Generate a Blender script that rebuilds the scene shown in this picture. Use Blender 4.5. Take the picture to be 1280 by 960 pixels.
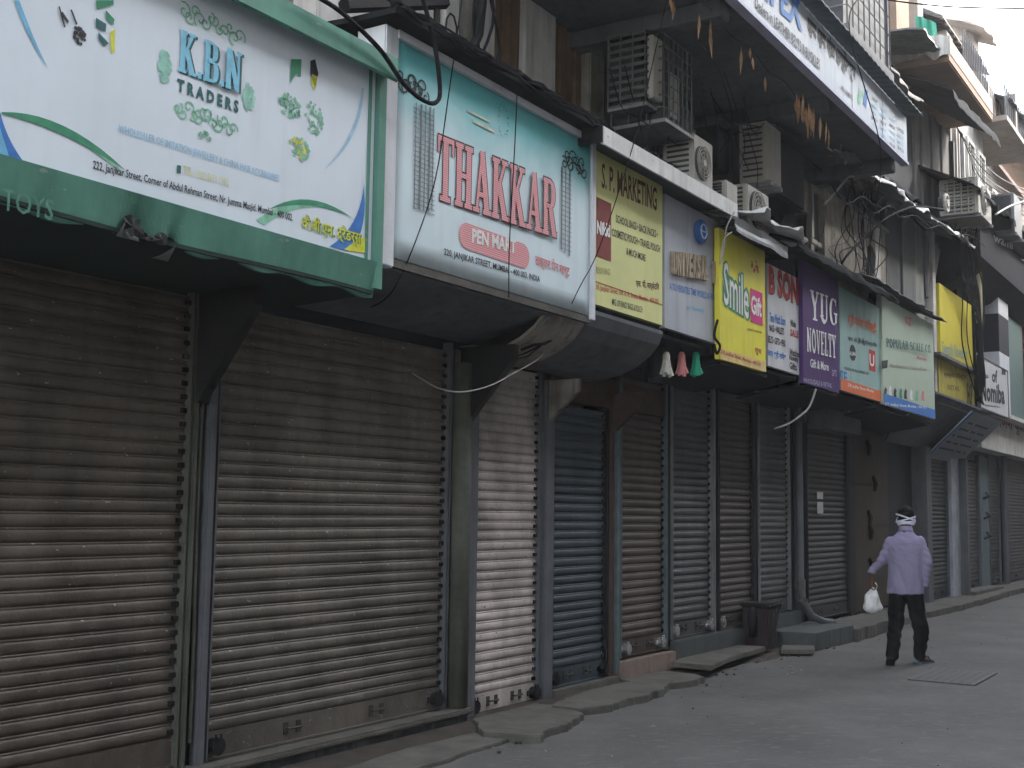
import bpy, bmesh, math, random
from mathutils import Vector, Matrix, noise
random.seed(7)
scene = bpy.context.scene
for o in list(bpy.data.objects): bpy.data.objects.remove(o)

# ------------------------------------------------------------------ camera
FPX = 1500.0; CAMH = 1.53
pitch = math.atan(158/1500.0); roll = math.radians(0.8)
fw = Vector((0, math.cos(pitch), math.sin(pitch))); rx0 = Vector((1, 0, 0)); up0 = rx0.cross(fw)
rx = math.cos(roll)*rx0 + math.sin(roll)*up0; up = -math.sin(roll)*rx0 + math.cos(roll)*up0
CP = Vector((0, 0, CAMH))
cd = bpy.data.cameras.new('camera'); cam = bpy.data.objects.new('camera', cd); scene.collection.objects.link(cam)
cd.sensor_width = 36; cd.lens = FPX/1280*36; cd.clip_end = 2000; cd.clip_start = 0.05
m3 = Matrix((rx, up, -fw)).transposed(); cam.matrix_world = Matrix.Translation(CP) @ m3.to_4x4()
scene.camera = cam
# ------------------------------------------------------------------ world and sun
SUN_EL, SUN_AZ = math.radians(30), math.radians(72)      # low hazy morning sun behind the houses across the street
w = bpy.data.worlds.new("World"); scene.world = w; w.use_nodes = True
nt = w.node_tree; nt.nodes.clear()
sky = nt.nodes.new('ShaderNodeTexSky'); sky.sky_type = 'NISHITA'; sky.sun_disc = False
sky.sun_elevation = SUN_EL; sky.sun_rotation = SUN_AZ; sky.dust_density = 1.2; sky.air_density = 1.2; sky.ozone_density = 1
hs = nt.nodes.new('ShaderNodeHueSaturation'); hs.inputs['Saturation'].default_value = 0.3
bg = nt.nodes.new('ShaderNodeBackground'); bg.inputs[1].default_value = 0.15
out = nt.nodes.new('ShaderNodeOutputWorld')
nt.links.new(sky.outputs[0], hs.inputs['Color']); nt.links.new(hs.outputs[0], bg.inputs[0]); nt.links.new(bg.outputs[0], out.inputs[0])
sd = bpy.data.lights.new('sun', 'SUN'); sd.energy = .8; sd.angle = math.radians(10); sd.color = (1, .94, .86)
sun = bpy.data.objects.new('sun', sd); scene.collection.objects.link(sun)
sdir = Vector((math.sin(SUN_AZ)*math.cos(SUN_EL), math.cos(SUN_AZ)*math.cos(SUN_EL), math.sin(SUN_EL)))
sun.rotation_euler = sdir.to_track_quat('Z', 'Y').to_euler(); sun.location = (20, 20, 40)
scene.view_settings.view_transform = 'Standard'; scene.view_settings.look = 'None'
scene.view_settings.exposure = 3.05; scene.view_settings.gamma = 1
scene.cycles.max_bounces = 6; scene.cycles.volume_bounces = 0

# ------------------------------------------------------------------ street frame: s along the shop fronts, o out to the street, z up
TH = math.radians(32.5)
U = Vector((math.sin(TH), math.cos(TH), 0)); N = Vector((math.cos(TH), -math.sin(TH), 0)); P0 = Vector((-.29, 9.0, 0))
RZ = math.pi/2 - TH
def W(s, o, z): return P0 + U*s + N*o + Vector((0, 0, z))
def ray(x, y): return fw + (x-640)/FPX*rx - (y-480)/FPX*up
def on(x, y, o):                     # point of the vertical plane at offset o seen at a pixel of the photograph -> (s, z)
    d = ray(x, y); p = CP + d*((N.dot(P0)+o-N.dot(CP))/N.dot(d)) - P0
    return p.dot(U), p.z
def og(x, y, z=0.0):                 # point of the level plane at height z -> (s, o)
    d = ray(x, y); p = CP + d*((z-CAMH)/d.z) - P0
    return p.dot(U), p.dot(N)

# ------------------------------------------------------------------ materials
MATS = {}
def nn(nt, t, **k):
    n = nt.nodes.new(t)
    for a, b in k.items(): setattr(n, a, b)
    return n
def mat(name, col, rough=.75, var=.3, scale=2.5, streak=0, scol=(.03, .028, .025), bump=.25, bscale=60, metal=0, spot=0, pcol=(.6, .6, .58), pscale=22, rnd=0, spec=.12, pth=.66, hsv=0):
    if name in MATS: return MATS[name]
    m = bpy.data.materials.new(name); m.use_nodes = True; MATS[name] = m
    nt = m.node_tree; L = nt.links.new; b = nt.nodes['Principled BSDF']
    b.inputs['Roughness'].default_value = rough; b.inputs['Metallic'].default_value = metal
    b.inputs['Specular IOR Level'].default_value = spec
    g = nn(nt, 'ShaderNodeNewGeometry')
    n1 = nn(nt, 'ShaderNodeTexNoise'); n1.inputs['Scale'].default_value = scale; n1.inputs['Detail'].default_value = 8; n1.inputs['Roughness'].default_value = .65
    L(g.outputs['Position'], n1.inputs['Vector'])
    mr = nn(nt, 'ShaderNodeMapRange'); mr.inputs[1].default_value = .3; mr.inputs[2].default_value = .7
    mr.inputs[3].default_value = 1-var; mr.inputs[4].default_value = 1+var*.6
    L(n1.outputs[0], mr.inputs[0])
    vm = nn(nt, 'ShaderNodeVectorMath', operation='SCALE'); vm.inputs[0].default_value = col; L(mr.outputs[0], vm.inputs['Scale'])
    cur = vm.outputs[0]
    if rnd:
        oi = nn(nt, 'ShaderNodeObjectInfo'); m2 = nn(nt, 'ShaderNodeMapRange'); m2.inputs[3].default_value = 1-rnd; m2.inputs[4].default_value = 1+rnd
        L(oi.outputs['Random'], m2.inputs[0]); v2 = nn(nt, 'ShaderNodeVectorMath', operation='SCALE'); L(cur, v2.inputs[0]); L(m2.outputs[0], v2.inputs['Scale']); cur = v2.outputs[0]
    def mixin(cur, fac, c):
        mx = nn(nt, 'ShaderNodeMix', data_type='RGBA'); L(fac, mx.inputs[0]); L(cur, mx.inputs[6]); mx.inputs[7].default_value = (*c, 1); return mx.outputs[2]
    if streak:
        mp = nn(nt, 'ShaderNodeMapping'); mp.inputs['Scale'].default_value = (9, 9, .7); L(g.outputs['Position'], mp.inputs[0])
        n2 = nn(nt, 'ShaderNodeTexNoise'); n2.inputs['Scale'].default_value = 1.3; n2.inputs['Detail'].default_value = 6; L(mp.outputs[0], n2.inputs['Vector'])
        r = nn(nt, 'ShaderNodeMapRange'); r.inputs[1].default_value = .5; r.inputs[2].default_value = .78; r.inputs[4].default_value = streak; L(n2.outputs[0], r.inputs[0])
        cur = mixin(cur, r.outputs[0], scol)
    if spot:
        mp = nn(nt, 'ShaderNodeMapping'); mp.inputs['Rotation'].default_value = (0, 0, -RZ); mp.inputs['Scale'].default_value = (.3, 1, 1.8); L(g.outputs['Position'], mp.inputs[0])
        n3 = nn(nt, 'ShaderNodeTexNoise'); n3.inputs['Scale'].default_value = pscale; n3.inputs['Detail'].default_value = 5; L(mp.outputs[0], n3.inputs['Vector'])
        r = nn(nt, 'ShaderNodeMapRange'); r.inputs[1].default_value = pth; r.inputs[2].default_value = pth+.03; r.inputs[4].default_value = spot; L(n3.outputs[0], r.inputs[0])
        cur = mixin(cur, r.outputs[0], pcol)
    L(cur, b.inputs['Base Color'])
    rr = nn(nt, 'ShaderNodeMapRange'); rr.inputs[3].default_value = max(.05, rough-.15); rr.inputs[4].default_value = min(1, rough+.15)
    L(n1.outputs[0], rr.inputs[0]); L(rr.outputs[0], b.inputs['Roughness'])
    if bump:
        n4 = nn(nt, 'ShaderNodeTexNoise'); n4.inputs['Scale'].default_value = bscale; n4.inputs['Detail'].default_value = 4; L(g.outputs['Position'], n4.inputs['Vector'])
        bp = nn(nt, 'ShaderNodeBump'); bp.inputs['Strength'].default_value = bump; bp.inputs['Distance'].default_value = .01
        L(n4.outputs[0], bp.inputs['Height']); L(bp.outputs[0], b.inputs['Normal'])
    return m
def ink(name, col, fade=.25, rough=.6):
    return mat('print_'+name, col, rough=rough, var=fade, scale=14, bump=0, spec=.2)
def grad(name, top, bot, z0, z1, streak=.12):      # printed sheet whose ink runs from one colour to another
    m = mat(name, (1, 1, 1), rough=.45, var=.05, scale=3, bump=.06, bscale=6, streak=streak, scol=(.25, .25, .24)); nt = m.node_tree; L = nt.links.new
    vm = [n for n in nt.nodes if n.type == 'VECT_MATH'][0]
    g = nn(nt, 'ShaderNodeNewGeometry'); sp = nn(nt, 'ShaderNodeSeparateXYZ'); L(g.outputs['Position'], sp.inputs[0])
    ns = nn(nt, 'ShaderNodeTexNoise'); ns.inputs['Scale'].default_value = 2.2; ns.inputs['Detail'].default_value = 3; L(g.outputs['Position'], ns.inputs['Vector'])
    ad = nn(nt, 'ShaderNodeMath', operation='MULTIPLY_ADD'); ad.inputs[1].default_value = (z1-z0)*.9; L(ns.outputs[0], ad.inputs[0]); L(sp.outputs[2], ad.inputs[2])
    r = nn(nt, 'ShaderNodeMapRange', interpolation_type='SMOOTHSTEP'); r.inputs[1].default_value = z0+(z1-z0)*.45; r.inputs[2].default_value = z1+(z1-z0)*.45; L(ad.outputs[0], r.inputs[0])
    mx = nn(nt, 'ShaderNodeMix', data_type='RGBA'); L(r.outputs[0], mx.inputs[0]); mx.inputs[6].default_value = (*bot, 1); mx.inputs[7].default_value = (*top, 1)
    L(mx.outputs[2], vm.inputs[0]); return m

# ------------------------------------------------------------------ mesh building, authored in street coordinates
class MB:
    def __init__(s): s.v = []; s.f = []; s.mi = []
    def add(s, vs, fs, mi=0):
        k = len(s.v); s.v += [tuple(v) for v in vs]; s.f += [tuple(k+i for i in f) for f in fs]; s.mi += [mi]*len(fs); return s
    def box(s, s0, s1, o0, o1, z0, z1, mi=0):
        v = [(a, b, c) for c in (z0, z1) for b in (o0, o1) for a in (s0, s1)]
        return s.add(v, [(0, 1, 3, 2), (4, 6, 7, 5), (0, 4, 5, 1), (2, 3, 7, 6), (0, 2, 6, 4), (1, 5, 7, 3)], mi)
    def poly(s, pts, d, axis='o', a0=0, a1=None, mi=0):   # prism: pts in the two other axes, run from a0 to a0+d along the axis
        a1 = a0+d; n = len(pts)
        def P(p, a): return (p[0], a, p[1]) if axis == 'o' else ((a, p[0], p[1]) if axis == 's' else (p[0], p[1], a))
        v = [P(p, a0) for p in pts] + [P(p, a1) for p in pts]
        return s.add(v, [tuple(range(n)), tuple(range(2*n-1, n-1, -1))] + [(i, (i+1) % n, n+(i+1) % n, n+i) for i in range(n)], mi)
    def tube(s, pts, r, k=6, mi=0, cap=True):
        pts = [Vector(p) for p in pts]; rr = r if isinstance(r, (list, tuple)) else [r]*len(pts)
        b = len(s.v); n = len(pts); prev = None
        for i, p in enumerate(pts):
            t = (pts[min(i+1, n-1)]-pts[max(i-1, 0)]).normalized() if n > 1 else Vector((0, 0, 1))
            a = prev if prev is not None and abs(prev.dot(t)) < .95 else (Vector((0, 0, 1)) if abs(t.z) < .9 else Vector((1, 0, 0)))
            x = (a - t*a.dot(t)).normalized(); prev = x; y = t.cross(x)
            for j in range(k):
                q = 2*math.pi*j/k; s.v.append(tuple(p + (x*math.cos(q)+y*math.sin(q))*rr[i]))
        for i in range(n-1):
            for j in range(k): s.f.append((b+i*k+j, b+i*k+(j+1) % k, b+(i+1)*k+(j+1) % k, b+(i+1)*k+j)); s.mi.append(mi)
        if cap: s.f += [tuple(b+j for j in range(k))[::-1], tuple(b+(n-1)*k+j for j in range(k))]; s.mi += [mi, mi]
        return s
    def grid(s, fn, nu, nv, mi=0, thick=None):            # fn(u,v)->(s,o,z)
        def one(off):
            b = len(s.v)
            for i in range(nu+1):
                for j in range(nv+1):
                    p = fn(i/nu, j/nv); s.v.append((p[0]+off[0], p[1]+off[1], p[2]+off[2]))
            for i in range(nu):
                for j in range(nv):
                    a = b+i*(nv+1)+j; s.f.append((a, a+1, a+nv+2, a+nv+1)); s.mi.append(mi)
            return b
        b0 = one((0, 0, 0))
        if thick:
            b1 = one(thick); W_ = nv+1
            rim = [i*W_ for i in range(nu+1)] + [nu*W_+j for j in range(1, nv+1)] + [i*W_+nv for i in range(nu-1, -1, -1)] + [j for j in range(nv-1, 0, -1)]
            for a, c in zip(rim, rim[1:]+rim[:1]): s.f.append((b0+a, b0+c, b1+c, b1+a)); s.mi.append(mi)
        return s
COL = scene.collection
def thing(name, label, cat, at=(0, 0, 0), group=None, rz=None, world=False):
    o = bpy.data.objects.new(name, None); COL.objects.link(o); o.empty_display_size = .1
    o.location = Vector(at) if world else W(*at); o.rotation_euler = (0, 0, RZ if rz is None else rz)
    o['label'] = label; o['category'] = cat; o['_at'] = list(at)
    if group: o['group'] = group
    return o
def rootat(o):
    while o.parent: o = o.parent
    return o['_at']
def mk(name, mb, mats, parent=None, at=None, smooth=False, bevel=0, kind=None, label=None, cat=None, group=None, local=False, recalc=True):
    """one mesh object; vertices given in street coordinates"""
    if at is None: at = rootat(parent) if parent else (0, 0, 0)
    me = bpy.data.meshes.new(name)
    if local: me.from_pydata([(x, y, z) for x, y, z in mb.v], [], mb.f)
    else: me.from_pydata([(x-at[0], -(y-at[1]), z-at[2]) for x, y, z in mb.v], [], mb.f)
    if not isinstance(mats, (list, tuple)): mats = [mats]
    for m in mats: me.materials.append(m)
    for p, i in zip(me.polygons, mb.mi): p.material_index = i
    if recalc or bevel:
        bm = bmesh.new(); bm.from_mesh(me); bmesh.ops.recalc_face_normals(bm, faces=bm.faces)
        if bevel: bmesh.ops.bevel(bm, geom=[e for e in bm.edges if e.is_manifold and e.calc_face_angle(0) > .6], offset=bevel, segments=2, affect='EDGES', clamp_overlap=True)
        bm.to_mesh(me); bm.free()
    if smooth:
        for p in me.polygons: p.use_smooth = True
    o = bpy.data.objects.new(name, me); COL.objects.link(o)
    if parent: o.parent = parent
    else: o.location = W(*at); o.rotation_euler = (0, 0, RZ); o['_at'] = list(at)
    for k, v in (('kind', kind), ('label', label), ('category', cat), ('group', group)):
        if v: o[k] = v
    return o
def inst(src, parent, loc, name=None, rot=None, scale=None):
    o = src.copy(); COL.objects.link(o); o.parent = parent; o.location = loc
    if rot: o.rotation_euler = rot
    if scale: o.scale = scale
    return o
def B(*a): return MB().box(*a)

# ------------------------------------------------------------------ lettering
def text_geo(s, bold=0.0, res=2):
    cu = bpy.data.curves.new('t', 'FONT'); cu.body = s; cu.offset = bold; cu.resolution_u = res
    ob = bpy.data.objects.new('t', cu); COL.objects.link(ob)
    me = bpy.data.meshes.new_from_object(ob.evaluated_get(bpy.context.evaluated_depsgraph_get()))
    v = [tuple(p.co) for p in me.vertices]; f = [tuple(p.vertices) for p in me.polygons]
    bpy.data.objects.remove(ob); bpy.data.curves.remove(cu); bpy.data.meshes.remove(me)
    return v, f
def put2d(geo, s0, s1, z0, z1, o, slant=0, rise=0, depth=0):
    v, f = geo; xs = [p[0] for p in v]; ys = [p[1] for p in v]; x0, x1, y0, y1 = min(xs), max(xs), min(ys), max(ys)
    mb = MB(); layer = len(v[0]) > 2
    pts = []
    for p in v:
        a = (p[0]-x0)/(x1-x0+1e-9); c = (p[1]-y0)/(y1-y0+1e-9)
        pts.append((s0+(s1-s0)*a+slant*c, o+(p[2] if layer else 0), z0+(z1-z0)*c+rise*a))
    mb.add(pts, f)
    if depth: mb = extrude(mb, depth)
    return mb
def extrude(mb, d):
    from collections import Counter
    e = Counter(); 
    for f in mb.f:
        for a, b in zip(f, f[1:]+f[:1]): e[(min(a, b), max(a, b))] += 1
    n = len(mb.v); out = MB(); out.add(mb.v + [(a, b+d, c) for a, b, c in mb.v], mb.f + [tuple(n+i for i in f[::-1]) for f in mb.f] + [(a, b, b+n, a+n) for (a, b), k in e.items() if k == 1])
    return out
def txt(s, parent, m, s0, s1, z0, z1, o, bold=.012, slant=0, rise=0, depth=0, name='lettering', res=2):
    return mk(name, put2d(text_geo(s, bold, res), s0, s1, z0, z1, o, slant, rise, depth), m, parent, recalc=bool(depth))
def tpx(s, parent, m, o, xl, yl, xr, yr, hpx, bold=.012, name='lettering', res=2, depth=0, geo=None):
    """text whose baseline runs from pixel (xl,yl) to (xr,yr) of the photograph, hpx tall at its left end, on plane o"""
    a = on(xl, yl, o); b = on(xr, yr, o); t = on(xl, yl-hpx, o)
    return mk(name, put2d(geo or text_geo(s, bold, res), a[0], b[0], a[1], t[1], o, 0, b[1]-a[1], depth), m, parent, recalc=bool(depth))
# heavy slab-serif capitals drawn as strokes
def stroke(out, pts, wd):
    pts = [Vector((p[0], p[1])) for p in pts]; n = len(pts); ws = wd if isinstance(wd, (list, tuple)) else [wd]*n
    L_, R_ = [], []
    for i in range(n):
        t0 = (pts[i]-pts[i-1]).normalized() if i else None; t1 = (pts[i+1]-pts[i]).normalized() if i < n-1 else None
        t = ((t0 or t1)+(t1 or t0)).normalized(); nrm = Vector((-t.y, t.x)); k = 1/max(.5, nrm.dot(Vector((-(t0 or t1).y, (t0 or t1).x))))
        L_.append(pts[i]+nrm*ws[i]/2*k); R_.append(pts[i]-nrm*ws[i]/2*k)
    for i in range(n-1): out.append([L_[i], L_[i+1], R_[i+1], R_[i]])
def arc(cx, cy, rx_, ry_, a0, a1, k=8): return [(cx+rx_*math.cos(math.radians(a0+(a1-a0)*i/k)), cy+ry_*math.sin(math.radians(a0+(a1-a0)*i/k))) for i in range(k+1)]
def slab(ch, T=.19, S=.08, g=0.0):
    o = []; H = S+g; t = T+g; w = .62
    def st(x, y0=0, y1=1): stroke(o, [(x, y0-g/2*(y0 == 0)), (x, y1+g/2*(y1 == 1))], t)
    def sf(x, y, hw=.19): stroke(o, [(x-hw-g/2, y+(S/2 if y < .5 else -S/2)), (x+hw+g/2, y+(S/2 if y < .5 else -S/2))], H)
    if ch == 'T': st(.31); sf(.31, 0, .2); stroke(o, [(-g/2, 1-S/2), (w+g/2, 1-S/2)], H); [stroke(o, [(x, .74), (x, 1-S)], S+g) for x in (.04, .58)]
    elif ch == 'H': st(.16); st(.54); [sf(x, y, .16) for x in (.16, .54) for y in (0, 1)]; stroke(o, [(.2, .5), (.5, .5)], H); w = .7
    elif ch == 'A': stroke(o, [(.13, S/2), (.32, 1)], S+.02+g); stroke(o, [(.32, 1), (.55, S/2)], t); sf(.11, 0, .13); sf(.56, 0, .17); stroke(o, [(.2, .3), (.48, .3)], H); w = .7
    elif ch == 'K': st(.16); sf(.16, 0, .16); sf(.16, 1, .16); stroke(o, [(.2, .4), (.53, .95)], S+.02+g); stroke(o, [(.3, .56), (.56, .04)], t); sf(.53, 1, .13); sf(.58, 0, .15); w = .72
    elif ch == 'R': st(.16); sf(.16, 0, .16); sf(.16, 1, .14); stroke(o, [(.16, 1-S/2), (.3, 1-S/2)]+arc(.34, .74, .17, .22, 90, -90)+[(.2, .52)], [H, H]+[H, H, t*.8, t, t, t, t*.8, H, H]+[H]); stroke(o, [(.36, .5), (.56, .04)], t); sf(.58, 0, .11); w = .7
    elif ch == 'B': st(.16); sf(.16, 0, .16); sf(.16, 1, .16); stroke(o, [(.16, 1-S/2), (.3, 1-S/2)]+arc(.34, .75, .15, .2, 90, -90)+[(.2, .53)], [H, H]+[H, H, t*.8, t, t, t, t*.8, H, H]+[H]); stroke(o, [(.2, .5)]+arc(.36, .27, .17, .23, 90, -90)+[(.2, S/2)], [H]+[H, H, t*.8, t, t, t, t*.8, H, H]+[H]); w = .64
    elif ch == 'N': st(.12); stroke(o, [(.14, .95), (.52, .05)], t); stroke(o, [(.56, 0), (.56, 1)], S+.02+g); sf(.12, 0, .12); sf(.1, 1, .1); sf(.56, 1, .12); w = .68
    elif ch == 'Y': stroke(o, [(.12, .95), (.33, .45)], t); stroke(o, [(.54, .95), (.33, .45)], S+.02+g); stroke(o, [(.33, .5), (.33, 0)], t); sf(.12, 1, .14); sf(.54, 1, .12); sf(.33, 0, .17); w = .66
    elif ch == 'U': stroke(o, [(.16, 1), (.16, .25)]+arc(.34, .25, .18, .2, 180, 360)+[(.52, 1)], [t]*2+[t]*5+[S+.03+g]*6); sf(.16, 1, .16); sf(.52, 1, .12); w = .66
    elif ch in 'GC': stroke(o, arc(.36, .5, .25, .45, 50, 310, 12), [S+g, S+g, H, t*.7]+[t]*5+[t*.7, H, H, H]); stroke(o, [(.54, .72), (.54, .97)], S+g); w = .64; ch == 'G' and (stroke(o, [(.54, .12), (.54, .46)], t*.8), stroke(o, [(.38, .44), (.66, .44)], H))
    elif ch == 'O': stroke(o, arc(.35, .5, .25, .45, 0, 360, 16), t*.9); w = .7
    elif ch == 'S': stroke(o, [(.5, .72)]+arc(.32, .73, .2, .22, 30, 230, 7)+arc(.34, .27, .2, .23, 60, -150, 7), [S]+[H, H, H, t*.8, t, t, t, t]+[t, t, t, t, t*.8, H, H, H]); w = .58
    elif ch == 'P': st(.16); sf(.16, 0, .16); sf(.16, 1, .14); stroke(o, [(.16, 1-S/2), (.3, 1-S/2)]+arc(.36, .73, .17, .23, 90, -90)+[(.2, .5)], [H, H]+[H, H, t*.8, t, t, t, t*.8, H, H]+[H]); w = .6
    elif ch == 'E': st(.16); [stroke(o, [(.02, y), (.54, y)], H) for y in (S/2, 1-S/2)]; stroke(o, [(.2, .5), (.42, .5)], H); [stroke(o, [(.53, a), (.53, b)], S+g) for a, b in ((S, .27), (.75, 1-S))]; w = .6
    elif ch == 'V': stroke(o, [(.12, .96), (.33, 0)], t); stroke(o, [(.55, .96), (.33, 0)], S+.02+g); sf(.12, 1, .13); sf(.55, 1, .12); w = .68
    elif ch == 'L': st(.16); sf(.16, 1, .16); stroke(o, [(.02, S/2), (.52, S/2)], H); stroke(o, [(.51, S), (.51, .28)], S+g); w = .58
    elif ch == 'I': st(.16); sf(.16, 0, .16); sf(.16, 1, .16); w = .34
    elif ch == '.': stroke(o, [(.1, -g/2), (.1, .16+g/2)], .16+g); w = .2
    elif ch == ' ': w = .3
    return o, w
def slab_geo(word, T=.19, S=.08, g=0.0, gap=.05, lift=0.0, smallcaps=False):
    v, f, x = [], [], 0; k = 0
    for ch in word:
        ps, w_ = slab(ch, T, S, g)
        for p in ps:
            b = len(v); v += [(q.x+x, q.y, lift+k*.00025) for q in p]; f.append((b, b+1, b+2, b+3)); k += 1
        x += w_+gap
    return v, f
# ------------------------------------------------------------------ the materials of the street
m_asph = mat('asphalt', (.088, .084, .081), .85, .42, .9, bump=.9, bscale=90, spot=.5, pcol=(.14, .134, .124), pscale=26, pth=.6, spec=.3)
m_conc = mat('worn_concrete', (.1, .094, .085), .9, .35, 4, bump=.6, bscale=50, spot=.4, pcol=(.08, .075, .07), pscale=9)
m_dust = mat('dusty_gutter', (.055, .047, .04), .95, .4, 5, bump=.7, bscale=70)
m_tile = mat('dark_plinth_tile', (.05, .055, .06), .4, .4, 6, streak=.5, scol=(.2, .2, .19))
m_pink = mat('pink_plinth', (.2, .155, .13), .8, .25, 5, streak=.4)
m_greenst = mat('green_grey_stone', (.075, .084, .084), .5, .3, 5, streak=.2)
m_plast = mat('grimy_plaster', (.3, .275, .24), .9, .55, 2.2, streak=.95, scol=(.07, .062, .055), bump=.5, bscale=25)
m_white = mat('white_plaster', (.55, .53, .5), .9, .25, 2, streak=.6, scol=(.16, .14, .12), bump=.3, bscale=25)
m_grey = mat('grey_plaster', (.12, .128, .14), .85, .3, 2, streak=.4)
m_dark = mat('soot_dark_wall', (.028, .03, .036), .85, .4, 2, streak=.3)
m_black = mat('black_steel', (.016, .016, .018), .6, .4, 6)
m_wood = mat('brown_wood_panel', (.19, .115, .06), .7, .35, 4, streak=.5, scol=(.05, .03, .018), bump=.3)
m_bgrey = mat('blue_grey_paint', (.105, .11, .122), .6, .25, 5, streak=.35)
m_gpil = mat('green_grey_paint', (.085, .088, .075), .7, .35, 5, streak=.5, spot=.5, pcol=(.04, .04, .035))
m_rust = mat('red_brown_paint', (.075, .048, .04), .7, .4, 8, streak=.4)
m_cyan = mat('pale_cyan_paint', (.1, .13, .14), .6, .3, 9, spot=.6, pcol=(.1, .07, .05), pscale=30)
m_green = mat('green_sheet_metal', (.095, .24, .185), .5, .2, 4, streak=.3, scol=(.03, .06, .05), spot=.55, pcol=(.32, .33, .28), pscale=12, pth=.68, bump=.1, bscale=12)
m_tin = mat('galvanised_tin', (.2, .205, .21), .5, .35, 4, metal=.4, streak=.4, bump=.25, bscale=20)
m_tinw = mat('white_painted_tin', (.6, .6, .58), .6, .18, 5, streak=.3, spot=.7, pcol=(.08, .06, .05), pscale=14, pth=.68)
m_tar = mat('black_tarpaulin', (.018, .02, .023), .95, .35, 3, spec=.08, bump=.4, bscale=18)
m_cable = mat('cable_rubber', (.014, .014, .016), .9, .2, 9, bump=0, spec=.1)
m_cablew = mat('pale_cable', (.35, .34, .32), .5, .2, 9, bump=0)
m_acw = mat('ac_casing', (.36, .345, .31), .5, .15, 4, streak=.35, scol=(.2, .17, .13), bump=0)
m_acd = mat('ac_dark_fins', (.05, .052, .055), .6, .3, 12)
m_glass = mat('dull_window_glass', (.05, .06, .07), .15, .2, 2, bump=0)
m_lock = mat('lock_steel', (.5, .5, .5), .3, .2, 20, metal=.8, bump=0)
m_rub = mat('soil_and_rubble', (.06, .052, .045), .95, .4, 14, bump=.6)
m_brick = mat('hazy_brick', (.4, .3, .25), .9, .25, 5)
def shutmat(name, c, rnd=.12, spot=.55, pcol=(.55, .54, .5), pth=.7, metal=.2, rough=.48):
    return mat(name, c, rough, .5, 2.2, streak=.35, scol=tuple(x*.35 for x in c), bump=.3, bscale=45, metal=metal, spot=spot, pcol=pcol, pscale=30, pth=pth, rnd=rnd, spec=.22)
m_sh1 = shutmat('shutter_brown_grey', (.105, .088, .075)); m_sh2 = shutmat('shutter_worn_grey', (.13, .114, .1), spot=.45, pth=.68)
m_sh3 = shutmat('shutter_chipped_white', (.42, .37, .35), spot=.85, pcol=(.04, .035, .03), pth=.67, metal=0, rough=.55)
m_sh4 = shutmat('shutter_blue', (.042, .058, .07), spot=.3, metal=0); m_sh5 = shutmat('shutter_rusty_brown', (.08, .061, .052), spot=.6, pcol=(.07, .04, .03), metal=0)
m_sh6 = shutmat('shutter_steel_grey', (.078, .083, .088)); m_sh7 = shutmat('shutter_dull_brown', (.066, .056, .052)); m_sh9 = shutmat('shutter_dark_grey', (.04, .042, .044), spot=.2)
m_sh10 = shutmat('shutter_slate', (.028, .03, .035), spot=.2)

# ------------------------------------------------------------------ ground
gmb = MB()
def road_z(s, o): return .012*noise.noise(Vector((s*.5, o*.5, 0))) + .004*noise.noise(Vector((s*2, o*2, 3)))
gmb.grid(lambda u, v: (-12+44*u, -.3+8*v, road_z(-12+44*u, -.3+8*v)), 120, 30)
rd = mk('road', gmb, m_asph, kind='structure', smooth=True, recalc=False)
g2 = MB(); g2.add([(-600, -600, -.05), (600, -600, -.05), (600, 600, -.05), (-600, 600, -.05)], [(0, 1, 2, 3)])
mk('ground', g2, mat('ground_dust', (.13, .12, .11), .95, .2, .3), kind='structure', recalc=False)
# gutter strip of packed dirt along the shop fronts
def gz(u, v):
    s = -8+34*u; wv = .5+.22*noise.noise(Vector((s*.9, 2, 0)))+.06*noise.noise(Vector((s*5, 1, 0)))
    o = -.05+wv*v; return (s, o, .03*(1-v)**.6 - .02*(v == 1) + .012)
mk('gutter', MB().grid(gz, 260, 5), m_dust, kind='structure', smooth=True, recalc=False)
pav = bpy.data.objects.new('pavement', None); COL.objects.link(pav); pav.location = W(0, 0, 0); pav.rotation_euler = (0, 0, RZ); pav['kind'] = 'structure'; pav['_at'] = [0, 0, 0]
def slab_stone(pts, z, h, m=m_conc, jag=.03, name='paving_slab'):
    q = []
    for (a, b), (c, d) in zip(pts, pts[1:]+pts[:1]):
        k = max(1, int(math.hypot(c-a, d-b)/.06))
        for i in range(k):
            t = i/k; x, y = a+(c-a)*t, b+(d-b)*t; nz = noise.noise_vector(Vector((x*3.1, y*3.1, 1)))*jag*1.6+noise.noise_vector(Vector((x*21, y*21, 4)))*jag*.9; q.append((x+nz.x, y+nz.y))
    return mk(name, MB().poly(q, h, 'z', z-h), m, pav, bevel=.006)
def pxz(pts, z): return [og(x, y, z) for x, y in pts]
slab_stone(pxz([(590, 898), (600, 915), (672, 919), (706, 905), (728, 892), (715, 884), (668, 879)], .05), .05, .1)
slab_stone(pxz([(684, 882), (742, 861), (800, 848), (838, 850), (826, 862), (760, 882), (722, 886)], .06), .06, .09)
slab_stone(pxz([(764, 846), (832, 838), (868, 842), (880, 846), (850, 853), (800, 856)], .05), .05, .08)
slab_stone(pxz([(839, 827), (890, 832), (908, 823), (957, 808), (904, 804)], .12), .12, .05, jag=.01)
slab_stone(pxz([(400, 938), (585, 915), (640, 922), (560, 950), (430, 985)], .02), .022, .04, jag=.02)
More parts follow.
